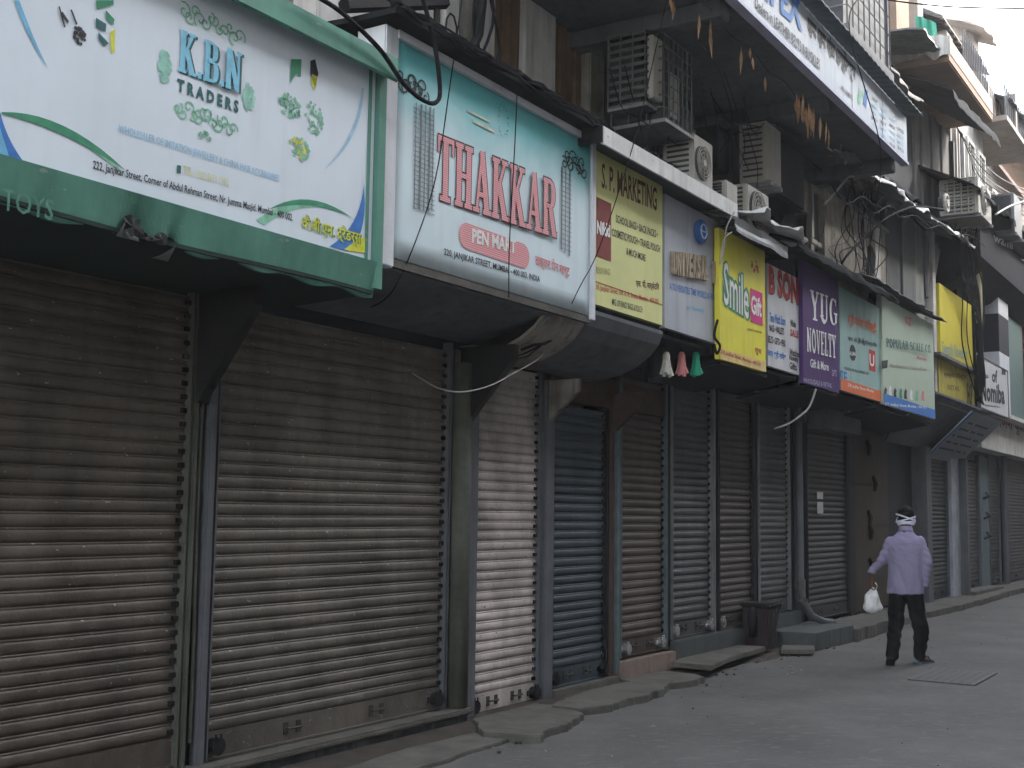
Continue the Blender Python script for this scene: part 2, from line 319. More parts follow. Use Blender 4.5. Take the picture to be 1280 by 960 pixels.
# stone platform with a broken step, then the raised kerb that runs on to the next row
slab_stone([(5.9, .02), (6.0, .62), (7.3, .66), (7.5, .04)], .2, .2, m_greenst, .008, 'stone_step')
slab_stone([(7.5, .02), (7.32, .7), (9.6, .62), (9.9, .02)], .15, .15, m_conc, .03, 'stone_step')
slab_stone(pxz([(977, 806), (1018, 806), (1018, 812), (975, 812)], .07), .07, .05, m_conc, .01, 'loose_stone')
for a, b in ((9.9, 11.3), (11.32, 13.0), (13.02, 15.1), (15.12, 17.6), (17.62, 21), (21.02, 27)):
    slab_stone([(a, -.6), (a, .62+.05*math.sin(a)), (b, .62+.05*math.sin(b)), (b, -.6)], .1, .1, m_conc, .02, 'kerb_stone')
rb = MB()
for i in range(60):
    s = random.choice([random.uniform(-1, 4), random.uniform(3.4, 7), random.uniform(0, 14)]); o = random.gauss(.55, .16); r = random.uniform(.004, .014)
    rb.box(s-r, s+r, o-r*.8, o+r*.7, .0, r*1.3)
for i in range(60):
    s = random.uniform(-3, 14); o = random.uniform(.6, 3.6); r = random.uniform(.002, .005); rb.box(s-r, s+r, o-r, o+r, 0.004, .008+r)
mk('rubble', rb, m_rub, kind='stuff')
lit = MB()
for i in range(26):
    s = random.uniform(-1, 12); o = random.gauss(.8, .45); a = random.uniform(0, 3); r = random.uniform(.012, .035); z = .02
    lit.add([(s+r*math.cos(a), o+r*math.sin(a), z), (s-r*.4*math.sin(a), o+r*.4*math.cos(a), z+.012), (s-r*math.cos(a), o-r*math.sin(a), z+.003), (s+r*.4*math.sin(a), o-r*.4*math.cos(a), z+.001)], [(0, 1, 2, 3)])
mk('litter', lit, mat('paper_scraps', (.5, .47, .42), .9, .3, 9), kind='stuff')
# manhole grate
a, b = og(1195, 845)
gr = thing('drain_cover', 'rusted square grid drain cover set in the road beside the walking man', 'drain cover', (a, b, .012))
mk('frame', B(a-.62, a+.42, b-.3, b+.3, .0, .013), mat('cast_iron', (.08, .079, .08), .6, .4, 20, spot=.5, pcol=(.05, .04, .035)), gr)
gb = MB()
for i in range(14):
    for j in range(7): gb.box(a-.58+i*.07, a-.54+i*.07, b-.26+j*.078, b-.21+j*.078, .013, .0145)
mk('tread_pattern', gb, m_asph, gr, kind='stuff')

# ------------------------------------------------------------------ shutters
SLATP = [(-.006, 0), (-.004, .004), (.003, .008), (.008, .018), (.010, .034), (.008, .050), (.004, .059), (-.001, .063), (.003, .066), (.003, .072), (-.006, .0752)]
def slat_mesh(wd, m, amp, seed, nu=4):
    mb = MB()
    mb.grid(lambda u, v: (wd*u, -SLATP[round(v*10)][0] - amp*noise.noise(Vector((u*wd*2.2, seed, v))), SLATP[round(v*10)][1]+amp*.5*noise.noise(Vector((u*wd*1.4, seed+9, 0)))), nu, 10)
    me = bpy.data.meshes.new('slat'); me.from_pydata(mb.v, [], mb.f); me.materials.append(m)
    for p in me.polygons: p.use_smooth = True
    return me
PT = .0752
def shutter(label, s0, s1, z0, z1, m, rail=m_bgrey, o=0, amp=.004, railh=.15, locks=(), lockm=m_black, handle=True, grp='roller shutters along the street', clips=True, guides=True):
    t = thing('roller_shutter', label, 'shutter', (s0, o, z0), grp)
    ms = [slat_mesh(s1-s0, m, amp, k*3.3+s0, 6 if s1-s0 > 1.5 else 4) for k in range(4)]
    n = int((z1-z0-railh)/PT)
    sag = [.0]*n
    for i in range(n):
        ob = bpy.data.objects.new('slat', ms[random.randrange(4)]); COL.objects.link(ob); ob.parent = t
        ob.location = (0, random.uniform(-.0025, .0025), railh+i*PT); ob.rotation_euler = (0, random.gauss(0, .0009), 0)
    mb = MB().box(s0, s1, o-.004, o+.008, z0, z0+railh); mb.box(s0, s1, o-.004, o+.03, z0, z0+.012)
    br = mk('bottom_rail', mb, m, t)
    wd = s1-s0
    if handle:
        for f in (.33, .7) if wd < 1.5 else (.32, .68):
            hb = MB(); c = s0+wd*f; hb.tube([(c-.055, o+.008, z0+.085), (c-.055, o+.035, z0+.085), (c+.055, o+.035, z0+.085), (c+.055, o+.008, z0+.085)], .007, 5)
            hb.box(c-.075, c-.035, o+.008, o+.013, z0+.05, z0+.12); hb.box(c+.035, c+.075, o+.008, o+.013, z0+.05, z0+.12); mk('handle', hb, mat('dark_grip', (.05, .045, .04), .6, .4, 20), br)
    for f in locks:
        c = s0+wd*f; lb = MB(); lb.tube([(c, o+.008, z0+.075), (c, o+.07, z0+.075)], [.045, .05], 12); lb.box(c-.07, c+.07, o+.008, o+.022, z0+.055, z0+.095); lb.tube([(c-.02, o+.06, z0+.1), (c-.02, o+.06, z0+.14), (c+.02, o+.06, z0+.14), (c+.02, o+.06, z0+.1)], .007, 5)
        mk('lock', lb, lockm, br, bevel=.004)
    if guides:
        for x in (s0-.035, s1-.005):
            gb = MB().box(x, x+.04, o-.02, o+.004, z0, z1); gb.box(x, x+.012, o+.004, o+.045, z0, z1); gb.box(x+.028, x+.04, o+.004, o+.045, z0, z1); mk('guide_rail', gb, rail, t)
    if clips:
        cb = MB()
        for i in range(n): cb.box(s1-.045, s1-.008, o+.006, o+.022, z0+railh+i*PT+.02, z0+railh+i*PT+.046)
        mk('end_clips', cb, m_black, t, kind='stuff')
    return t
shutter('wide brown-grey rolling shutter at the left edge of the photo, under the big green-framed sign', -5.3, -2.82, .14, 2.72, m_sh1, m_gpil, clips=True)
shutter('wide worn grey rolling shutter with pale scratches, left of the green-grey pillar', -2.6, -.37, .13, 2.74, m_sh2, m_bgrey, locks=(.03, .965), amp=.006)
shutter('chipped white rolling shutter with black flakes, narrow, beside the blue-grey pillar', .0, .92, .02, 2.66, m_sh3, m_bgrey, locks=(.02, .95), amp=.004)
shutter('blue rolling shutter, the only blue one in the row', 1.14, 2.08, .09, 2.44, m_sh4, m_black, locks=(.04, .96))
shutter('rusty brown rolling shutter above the pink plinth, right of the blue shutter', 2.36, 3.3, .22, 2.83, m_sh5, m_cyan, locks=(.12, .9), lockm=m_lock)
shutter('light steel-grey rolling shutter above the green-grey stone plinth, second after the blue one', 3.46, 4.44, .3, 2.9, m_sh6, m_tin, locks=(.06, .94), lockm=m_lock)
shutter('dull brown rolling shutter behind the dark waste bin', 4.64, 5.64, .3, 2.9, m_sh7, m_dark, locks=(.06,), lockm=m_lock)
shutter('grey rolling shutter just left of the drain pipe', 5.82, 6.82, .38, 2.95, m_sh6, m_tin)
shutter('dark grey rolling shutter with two white paper notices', 7.5, 9.2, .2, 2.7, m_sh9, m_dark, clips=False)
shutter('slate rolling shutter behind the walking man, left of the broad white pillar', 13.72, 15.2, .12, 2.62, m_sh10, m_grey, clips=False)
shutter('slate rolling shutter between the broad white pillar and the peeling pale blue post', 16.05, 17.85, .12, 2.65, m_sh10, m_grey, clips=False)
shutter('narrow slate rolling shutter right of the peeling pale blue post', 18.9, 20.0, .14, 2.8, m_sh10, m_grey, clips=False)
shutter('slate rolling shutter at the right edge of the photo', 20.6, 24.5, .14, 3.0, m_sh10, m_grey, clips=False)
# paper notices
for dx, dz, h in ((0, 0, .15), (.0, .19, .09)):
    a, z = on(1022, 640, .03); t = mk('paper_notice', B(a+dx, a+.24, .024, .027, z-.02+dz, z-.02+dz+h), mat('notice_paper', (.5, .5, .48), .9, .2, 20), at=(a, .025, z), cat='notice', label='larger lower white paper notice pasted on the dark grey shutter' if not dx+dz else 'small upper paper notice pasted on the dark grey shutter')

# ------------------------------------------------------------------ shop rows: posts, plinths, headers, soffits, upper walls
A = thing('shop_building', 'old shop building with brown wood and white plaster upper wall behind the two biggest signs', 'building', (-6, 0, 0))
def P(name, s0, s1, o0, o1, z0, z1, m, par=A, bevel=0, **k): return mk(name, B(s0, s1, o0, o1, z0, z1), m, par, bevel=bevel, **k)
P('wall', -6, 2.1, -.42, -.22, 0, 9, m_plast)
P('header', -5.4, -.2, -.2, -.03, 2.6, 3.2, m_dark); P('header', -.2, 2.2, -.2, -.03, 2.5, 3.1, m_dark)
# plinth under the two wide shutters: ledge and tiles
P('ledge', -5.4, -.16, -.1, .17, .085, .125, m_conc, bevel=.012)
for i in range(13): P('plinth_tile', -5.4+i*.4, -5.005+i*.4, -.1, .135, -.02, .083, m_tile)
P('post', -2.8, -2.755, -.1, .05, .1, 2.75, m_gpil, bevel=.012); P('post', -2.752, -2.69, -.1, .0, .1, 2.75, m_black); P('post', -2.687, -2.635, -.1, .06, .1, 2.75, m_bgrey, bevel=.006)
mk('loose_conduit', MB().tube([(-2.725+.008*math.sin(z*3), .03, z) for z in [x*.25 for x in range(1, 11)]], .011, 6), m_gpil, A)
pm = MB().tube([(-.235, .06, .12), (-.235, .06, 2.6)], .08, 12); mk('pillar', pm, m_gpil, A, smooth=True); P('pillar', -.3, -.17, -.1, .04, .1, 2.7, m_gpil)
P('door_jamb', -.145, -.04, -.1, .09, .0, 2.75, m_bgrey, bevel=.006)
P('door_jamb', .965, 1.105, -.1, .07, .03, 2.6, m_bgrey, bevel=.006, ); P('door_jamb', 2.13, 2.24, -.1, .03, .08, 2.5, m_rust, bevel=.008); P('door_jamb', 2.26, 2.31, -.1, .05, .1, 2.5, m_cyan)
P('sill', 1.1, 2.24, -.1, .1, .0, .085, m_conc, bevel=.01)
P('lintel', 1.1, 3.4, -.08, .03, 2.46, 2.72, m_rust)
for s, d, h, m in ((-2.76, .47, .62, m_black), (-.2, .5, .6, m_black), (1.03, .34, .34, m_plast), (2.22, .34, .34, m_rust)):
    z = 2.72 if s < 1 else 2.6
    mk('bracket', MB().poly([(.02, z), (d, z), (d, z-.1), (.06, z-h), (.02, z-h)], .07 if s < 1 else .05, 's', s-.03), m, A)
P('plinth', 2.32, 3.42, -.1, .1, -.02, .2, m_pink, bevel=.008)
# soffits
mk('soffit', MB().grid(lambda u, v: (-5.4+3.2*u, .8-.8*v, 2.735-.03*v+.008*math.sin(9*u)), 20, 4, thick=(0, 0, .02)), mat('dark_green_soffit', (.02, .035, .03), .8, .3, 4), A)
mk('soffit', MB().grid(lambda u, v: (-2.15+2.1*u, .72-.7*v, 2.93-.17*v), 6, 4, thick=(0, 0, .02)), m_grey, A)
CURV = [(.74, 3.03), (.70, 2.94), (.62, 2.85), (.5, 2.77), (.36, 2.71), (.2, 2.675), (.03, 2.66)]
def hopper(s0, s1, m, par, dz=0, lab=None): return mk('curved_soffit', MB().grid(lambda u, v: (s0+(s1-s0)*u, CURV[round(v*6)][0], CURV[round(v*6)][1]+dz), 4, 6, thick=(0, 0, .03)), m, par, smooth=False, label=lab)
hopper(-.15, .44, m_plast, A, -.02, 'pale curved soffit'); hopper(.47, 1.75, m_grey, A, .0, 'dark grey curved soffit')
mk('rubber_stain', MB().tube([(-.05, .45, 2.7), (.02, .52, 2.74), (.12, .55, 2.76), (.2, .56, 2.8)], .012, 5).tube([(.1, .54, 2.75), (.05, .4, 2.68), (-.02, .3, 2.65)], .007, 5).tube([(.1, .54, 2.75), (.13, .4, 2.68), (.08, .3, 2.65)], .006, 5), m_cable, A)
# upper wall of the first building: white pilasters and brown wooden panels
xs = [(395, 467, 'w'), (467, 500, 'b'), (500, 545, 'w'), (545, 556, 'b'), (556, 619, 'w'), (619, 656, 'b'), (656, 695, 'w'), (695, 732, 'b'), (732, 750, 'c')]
for l, r, k in xs:
    s0 = on(l, 60, 0)[0]; s1 = on(r, 60, 0)[0]
    if k == 'b':
        n = max(2, round((s1-s0)/.14))
        for i in range(n): P('wood_panel', s0+(s1-s0)*i/n+.008, s0+(s1-s0)*(i+1)/n-.008, -.22, -.05+.012*(i % 2), 4.2, 8.8, m_wood, bevel=.008)
    else: P('pilaster', s0, s1, -.22, .0 if k == 'w' else .05, 4.2, 8.9, m_white if k == 'w' else m_plast, bevel=.01)
P('roof_ledge', -6, -2.1, -.22, .78, 4.08, 4.14, m_tar)
# ------------------------------------------------------------------ the two big signs
def board(name, label, pl, pr, o, m, th=.05, group='shop signs over the shutters', frame=None, fw_=.03, z=None):
    """sign box from pixels: left edge (x, ytop, ybottom) and right edge (x, ytop, ybottom)"""
    s0, z1 = on(pl[0], pl[1], o); _, z0 = on(pl[0], pl[2], o); s1, z3 = on(pr[0], pr[1], o); _, z2 = on(pr[0], pr[2], o)
    if z: z0, z1 = z
    else: z1 = (z1+z3)/2; z0 = (z0+z2)/2
    t = thing(name, label, 'sign', (s0, o-th, z0), group)
    mk('panel', B(s0, s1, o-th, o, z0, z1), m, t)
    if frame:
        fb = MB(); f = fw_
        for a in ((s0-f, s1+f, z1, z1+f), (s0-f, s1+f, z0-f, z0), (s0-f, s0, z0, z1), (s1, s1+f, z0, z1)): fb.box(a[0], a[1], o-th-.01, o+.012, a[2], a[3])
        mk('frame', fb, frame, t)
    return t, s0, s1, z0, z1
i_dk = ink('near_black', (.03, .03, .035)); i_gn = ink('green', (.05, .25, .14)); i_gnl = ink('pale_green', (.22, .5, .34), .4); i_lb = ink('light_blue', (.16, .42, .62)); i_bl = ink('blue', (.05, .18, .5)); i_ye = ink('yellow', (.6, .6, .05)); i_te = ink('dark_teal', (.03, .12, .12))
i_pk = ink('faded_pink', (.65, .22, .23), .3); i_mr = ink('maroon', (.2, .03, .03)); i_rd = ink('red', (.42, .04, .03)); i_w = ink('white', (.72, .72, .7), .15); i_lbf = ink('faded_blue', (.35, .55, .7)); i_yf = ink('faded_yellow', (.66, .66, .35)); i_or = ink('orange', (.65, .16, .06)); i_pp = ink('purple', (.07, .03, .14), .3); i_mg = ink('magenta', (.55, .03, .2)); i_br = ink('brown', (.12, .05, .03))
KO = .78
m_kbn = mat('kbn_sign_sheet', (.64, .70, .76), .4, .06, 1.5, streak=.16, scol=(.42, .44, .42), bump=.05, bscale=5)
zb, zt = 2.925, 4.06
K = thing('shop_sign', 'huge white sign with green metal border and swooshes, top left of the photo', 'sign', (-5.4, KO-.1, zb), 'shop signs over the shutters')
mk('panel', B(-5.4, -2.2, KO-.04, KO, zb, zt), m_kbn, K)
def dent(s):
    a, _ = on(170, 285, KO); return max(0, 1-abs(s-a)/.12)+max(0, 1-abs(s-a-.22)/.08)*.7
mk('lower_border', MB().grid(lambda u, v: (-5.4+3.22*u, KO+.035-.03*v-.05*dent(-5.4+3.22*u)*v+.006*math.sin(u*37)*v, zb-.2*v+.07*dent(-5.4+3.22*u)*v*v+.012*math.sin(u*50)*(v == 1)), 120, 4, thick=(0, -.02, 0)), m_green, K)
tb = MB(); a, z = on(165, 278, KO+.06)
tb.grid(lambda u, v: (a-.06+.13*u, KO+.03+.06*v*math.sin(2+3*u), z-.07+.1*u*v+.05*v), 5, 5); tb.grid(lambda u, v: (a+.14+.1*u, KO+.03+.05*v, z-.13+.07*v*u), 4, 4)
mk('torn_metal', tb, m_tin, K, smooth=True)
hr = random.Random(2)
for cx, cy, rx_, ry_ in ((163, 284, 15, 16), (200, 300, 11, 9), (182, 296, 9, 6)):
    c = on(cx, cy, KO+.03); w_ = on(cx+rx_, cy, KO+.03)[0]-c[0]; h_ = c[1]-on(cx, cy+ry_, KO+.03)[1]
    mk('torn_hole', MB().add([(c[0]+w_*math.cos(q*.449)*hr.uniform(.6, 1.1), KO+.055-.02*hr.random(), c[1]+h_*math.sin(q*.449)*hr.uniform(.6, 1.1)) for q in range(14)]+[(c[0], KO+.05, c[1])], [(i, (i+1) % 14, 14) for i in range(14)]), m_black, K, recalc=False)
mk('upper_border', MB().poly([(KO-.8, 4.14), (KO+.1, 4.13), (KO+.105, 4.0), (KO+.09, 3.99), (KO+.02, 4.075), (KO-.8, 4.08)], 3.33, 's', -5.45), m_green, K)
mk('side_border', B(-2.195, -2.13, KO-.7, KO+.03, zb-.15, 4.07), m_green, K)
mk('side_strip', B(-2.26, -2.235, KO+.001, KO+.006, zb, zt), m_green, K)
def lens(pts, o, n=None):                                   # crescent swoosh between two polylines given in pixels
    mb = MB(); A_ = [on(x, y, o) for x, y in pts[0]]; B_ = [on(x, y, o) for x, y in pts[1]]; k = len(A_)
    mb.add([(s, o, z) for s, z in A_+B_], [(i, i+1, k+i+1, k+i) for i in range(k-1)]); return mb
def bez(p0, p1, p2, n=10): return [((1-t)**2*p0[0]+2*t*(1-t)*p1[0]+t*t*p2[0], (1-t)**2*p0[1]+2*t*(1-t)*p1[1]+t*t*p2[1]) for t in [i/n for i in range(n+1)]]
def swoosh(a, b, m, par, o, name='printed_swoosh'): return mk(name, lens((bez(*a), bez(*b)), o), m, par, recalc=False)
swoosh(((2, 140), (80, 138), (158, 214)), ((2, 142), (80, 160), (158, 214)), i_gn, K, KO+.004)
swoosh(((30, 145), (100, 160), (160, 222)), ((60, 160), (100, 172), (160, 222)), i_gnl, K, KO+.003)
swoosh(((0, 140), (10, 180), (36, 210)), ((-20, 150), (-10, 190), (20, 208)), i_bl, K, KO+.003); swoosh(((0, 160), (8, 185), (15, 207)), ((-24, 165), (-14, 190), (-2, 204)), i_lb, K, KO+.0045)
swoosh(((18, 0), (35, 50), (60, 85)), ((24, 0), (42, 50), (60, 85)), i_lb, K, KO+.003)
swoosh(((335, 262), (385, 232), (440, 272)), ((335, 262), (385, 246), (440, 272)), i_gn, K, KO+.003); swoosh(((320, 275), (370, 240), (420, 262)), ((330, 282), (370, 250), (420, 262)), i_gnl, K, KO+.002)
swoosh(((452, 110), (448, 170), (405, 212)), ((455, 110), (453, 175), (405, 212)), i_lbf, K, KO+.003); swoosh(((455, 230), (450, 285), (412, 308)), ((456, 255), (455, 300), (435, 314)), i_bl, K, KO+.003); swoosh(((430, 312), (445, 300), (457, 296)), ((430, 312), (448, 316), (457, 316)), i_ye, K, KO+.004)
def refput(geo, ref, par, m, o, xl, yl, xr, yr, h, name='lettering'):
    a = on(xl, yl, o); b = on(xr, yr, o); t = on(xl, yl-h, o); X = [p[0] for p in ref[0]]; Y = [p[1] for p in ref[0]]
    fx = (b[0]-a[0])/(max(X)-min(X)); fz = (t[1]-a[1])/(max(Y)-min(Y)); rs = (b[1]-a[1])/(max(X)-min(X))
    mb = MB().add([(a[0]+(x-min(X))*fx, o+z, a[1]+(y-min(Y))*fz+rs*(x-min(X))) for x, y, z in geo[0]], geo[1]); return mk(name, mb, m, par, recalc=False)
r_ = slab_geo('K.B.N', T=.21)
refput(slab_geo('K.B.N', T=.21, g=.0), r_, K, i_te, KO+.002, 225, 91.5, 301.5, 119.5, 54, 'letter_shadow'); refput(r_, r_, K, ink('sky_blue', (.22, .52, .68)), KO+.005, 223, 89, 299, 117, 54)
tpx('T R A D E R S', K, i_te, KO+.003, 221, 114, 298, 142, 17, bold=.05)
tpx('WHOLESALER OF IMITATION JEWELLERY & CHINA HAIR ACCESSORIES', K, i_lbf, KO+.003, 148, 168, 349, 230, 13, bold=.02)
tpx('TEL. : 022 6611 1192', K, i_yf, KO+.003, 229, 217, 286, 234, 11, bold=.02); tpx('■', K, i_te, KO+.003, 221, 216, 226, 217, 10)
tpx('222, Janjikar Street, Corner of Abdul Rehman Street, Nr. Jumma Masjid, Mumbai - 400 002.', K, i_dk, KO+.003, 116, 214, 366, 279, 14, bold=.015)
tpx('के.बी.एन. ट्रेडर्स', K, ink('green_shadow', (.06, .2, .05)), KO+.005, 378, 291, 452, 311, 24, bold=.03); tpx('के.बी.एन. ट्रेडर्स', K, i_ye, KO+.006, 377, 290, 451, 310, 24, bold=.015)
tpx('TOYS', K, ink('ghost_green', (.07, .19, .145), .5), KO+.042, 2, 262, 66, 276, 28, bold=.01)
def curls(par, m, o, cx, cy, w_, h, n=5, thick=.004, seed=0):     # scrolled ornament round a pixel
    rr = random.Random(seed); mb = MB(); c = on(cx, cy, o); W_ = on(cx+w_, cy, o)[0]-c[0]; H_ = c[1]-on(cx, cy+h, o)[1]
    for k in range(n):
        for sg in (-1, 1):
            bx = c[0]+sg*W_*(k+.4)/n; bz = c[1]+H_*(.3*math.cos(k*2.2)); r = H_*rr.uniform(.35, .6); dr = rr.choice((-1, 1)); ph = rr.uniform(0, 6)
            pts = [(bx+r*(1-t*.8)*math.cos(ph+dr*t*7), o, bz+r*(1-t*.8)*math.sin(ph+dr*t*7)) for t in [i/12 for i in range(13)]]
            for i in range(12):
                p, q = Vector(pts[i]), Vector(pts[i+1]); d = (q-p).normalized()*thick; pn = Vector((-d.z, 0, d.x))
                mb.add([p+pn, q+pn, q-pn, p-pn], [(0, 1, 2, 3)])
    return mk('printed_scroll', mb, m, par, recalc=False)
curls(K, i_gnl, KO+.003, 266, 30, 38, 20, 6, .0045, 1); curls(K, i_gnl, KO+.003, 258, 148, 38, 20, 6, .0045, 2); curls(K, i_gnl, KO+.004, 257, 170, 7, 8, 2, .005, 3)
def dots(par, m, o, cx, cy, rx_, ry_, n, r, seed, ring=False):
    rr = random.Random(seed); mb = MB(); c = on(cx, cy, o); W_ = on(cx+rx_, cy, o)[0]-c[0]; H_ = c[1]-on(cx, cy+ry_, o)[1]
    for k in range(n):
        q = rr.uniform(0, 6.28); d = rr.uniform(.75, 1) if ring else math.sqrt(rr.random()); x = c[0]+W_*d*math.cos(q); z = c[1]+H_*d*math.sin(q)-(x-c[0])*.05; e = r*rr.uniform(.5, 1.3)
        mb.add([(x+e*math.cos(j*1.047), o+k*.00002, z+e*math.sin(j*1.047)) for j in range(6)], [tuple(range(6))])
    return mk('printed_ornament', mb, m, par, recalc=False)
for cx, cy, rx_, ry_ in ((206, 82, 7, 20), (311, 122, 6, 18)): dots(K, ink('pale_mint', (.3, .58, .48), .4), KO+.003, cx, cy, rx_, ry_, 70, .012, cx)
for cx, cy, a, b, c in ((363, 133, 15, 14, i_gnl), (393, 148, 11, 20, i_gnl), (374, 186, 13, 15, i_gnl), (101, 45, 9, 11, i_dk), (363, 133, 14, 12, i_gn), (374, 187, 12, 14, i_ye)): dots(K, c, KO+.003+.0006*(c is i_gn)+.0008*(c is i_ye), cx, cy, a, b, 60 if c is i_gnl else 26, .009, cx+b)
def pshape(par, m, o, pts): return mk('printed_shape', MB().add([(on(x, y, o)[0], o, on(x, y, o)[1]) for x, y in pts], [tuple(range(len(pts)))]), m, par, recalc=False)
for m, p in ((i_gn, [(364, 74), (377, 74), (376, 96), (370, 92), (363, 104)]), (i_dk, [(388, 76), (394, 74), (398, 92), (394, 110), (388, 92)]), (i_ye, [(390, 92), (397, 96), (394, 113), (389, 104)]), (i_gn, [(120, 0), (142, 0), (142, 6), (121, 12)]), (i_te, [(120, 22), (133, 30), (132, 40), (120, 34)]), (i_gn, [(132, 12), (143, 24), (142, 32), (133, 24)]), (i_ye, [(138, 40), (144, 36), (143, 66), (139, 66)]), (i_te, [(123, 40), (136, 54), (130, 58), (123, 48)]), (i_dk, [(73, 8), (75, 8), (82, 34), (80, 34)]), (i_dk, [(76, 18), (78, 14), (86, 26), (85, 30)]), (i_dk, [(88, 12), (90, 12), (97, 30), (95, 31)])): pshape(K, m, KO+.0045, p)
# ---- the pen shop sign
TO = .76; m_th = grad('teal_to_white_sheet', (.13, .48, .5), (.6, .7, .74), 3.75, 4.28)
T_ = thing('shop_sign', 'big sign with red slab lettering on white fading to teal, in a white frame', 'sign', (-2.1, TO-.1, 2.95), 'shop signs over the shutters')
ts0, ts1, tz0, tz1 = -1.98, .42, 3.0, 4.32
mk('panel', MB().grid(lambda u, v: (ts0+(ts1-ts0)*u, TO+.0015*math.sin(6*u)*math.sin(3*v), tz0+(tz1-tz0)*v), 24, 10, thick=(0, -.04, 0)), m_th, T_, smooth=True)
m_frw = mat('white_sign_frame', (.6, .61, .64), .5, .12, 3, streak=.25)
mk('frame', B(-2.115, -1.985, TO-.2, TO+.02, 2.93, 4.37), m_frw, T_, label='broad white left side frame', bevel=.008); mk('frame', B(.42, .475, TO-.06, TO+.02, 2.97, 4.36), m_frw, T_)
mk('frame', B(-2.0, .42, TO-.05, TO+.03, 4.32, 4.37), m_frw, T_); mk('bottom_batten', B(-2.0, .45, TO-.05, TO-.005, 2.945, 2.995), m_conc, T_)
r_ = slab_geo('THAKKAR', T=.2); O_ = TO+.005
refput(slab_geo('THAKKAR', T=.2, g=.05), r_, T_, i_dk, O_, 546, 249, 694, 298, 84, 'letter_outline'); 
m_str = mat('red_striped_ink', (.62, .2, .21), .6, .15, 9, bump=0); nt = m_str.node_tree
wv = nn(nt, 'ShaderNodeTexWave', bands_direction='Z'); wv.inputs['Scale'].default_value = 22; wv.inputs['Distortion'].default_value = .4; g_ = nn(nt, 'ShaderNodeNewGeometry'); nt.links.new(g_.outputs['Position'], wv.inputs[0])
mx = nn(nt, 'ShaderNodeMix', data_type='RGBA'); nt.links.new(wv.outputs[1], mx.inputs[0]); mx.inputs[6].default_value = (.6, .17, .18, 1); mx.inputs[7].default_value = (.66, .42, .44, 1); nt.links.new(mx.outputs[2], nt.nodes['Principled BSDF'].inputs['Base Color'])
refput(r_, r_, T_, m_str, O_+.0025, 546, 249, 694, 298, 84)
def pill(par, m, o, x0, y0, x1, y1, name='printed_pill', g=0):     # rounded bar, left-top and right-bottom pixels of its midline ends
    a, za = on(x0, y0, o); b, zb_ = on(x1, y0+ (y1-y0)*.48, o); c0 = on(x0, y0, o)[1]; 
    return a, b
zm = on(575, 292, O_)[1]; pa = on(574, 292, O_)[0]; pb = on(662, 315, O_)[0]; ph = .085; pts = [(pa+ph+ph*math.cos(q), zm+ph*math.sin(q)) for q in [math.pi/2+i*math.pi/8 for i in range(9)]]+[(pb-ph+ph*math.cos(q), zm+ph*math.sin(q)) for q in [-math.pi/2+i*math.pi/8 for i in range(9)]]
mk('printed_pill', MB().add([(s, O_, z) for s, z in pts], [tuple(range(18))]), m_str, T_, recalc=False)
tpx('PEN MART', T_, i_w, O_+.003, 590, 303, 645, 317, 18, bold=.035)
tpx('220, JANJIKAR STREET, MUMBAI - 400 003. INDIA', T_, i_dk, O_, 555, 321, 675, 355, 11, bold=.02)
tpx('ठक्कर पेन मार्ट', T_, i_pk, O_, 669, 335, 712, 350, 20, bold=.02)
curls(T_, i_dk, O_, 515, 108, 20, 22, 5, .006, 5); curls(T_, i_dk, O_, 718, 205, 14, 20, 5, .006, 6); dots(T_, i_dk, O_, 629, 150, 7, 22, 60, .004, 4, True)
tb = MB()
for i, (x, y0, y1) in enumerate([(520, 128, 262), (526, 130, 263), (532, 131, 264), (537, 133, 265), (542, 135, 263), (702, 208, 312), (707, 209, 316), (712, 211, 320)]):
    a, z1_ = on(x, y0, O_); _, z0_ = on(x, y1, O_); tb.box(a, a+.007+.008*(i % 2), O_, O_+.002, z0_, z1_)
for y in range(134, 262, 6):
    a, z = on(517, y, O_); b, _ = on(543, y, O_); tb.box(a, b, O_+.0005, O_+.0025, z, z+.0035)
for y in range(214, 316, 6):
    a, z = on(701, y, O_); b, _ = on(714, y, O_); tb.box(a, b, O_+.0005, O_+.0025, z, z+.0035)
mk('printed_pen_rack', tb, ink('pen_grey', (.16, .17, .18)), T_, kind='stuff')
mk('printed_smear', MB().box(*[on(585, 118, O_)[0], on(612, 135, O_)[0], O_, O_+.002, on(585, 140, O_)[1], on(585, 137, O_)[1]]).box(*[on(592, 118, O_)[0], on(618, 135, O_)[0], O_, O_+.002, on(585, 150, O_)[1], on(585, 146, O_)[1]]), ink('smeared_cream', (.5, .55, .45)), T_)
# dark ledge above it with bundled cables
L1 = thing('sign_canopy', 'dark tarred sheet ledge along the top of the teal sign', 'canopy', (-2.1, 0, 4.37))
mk('sheet', MB().grid(lambda u, v: (-2.18+2.75*u, -.1+1.0*v, 4.45-.03*v+.012*noise.noise(Vector((u*20, v*3, 0)))), 50, 6, thick=(0, 0, -.035)), m_tar, L1)
cb = thing('cable_bundle', 'bundle of black cables lying along the ledge above the teal sign', 'cables', (-2.1, .8, 4.45), 'overhead cables')
for k in range(9):
    pts = [(-2.2+2.75*i/36, .915+.02*math.sin(k*2+i*.5)-.01*k, 4.405+.035*noise.noise(Vector((i*.5, k*3, 0)))+.012*k) for i in range(37)]
    mk('cable', MB().tube(pts, .008+.004*(k % 3 == 0), 5), m_cable, cb)
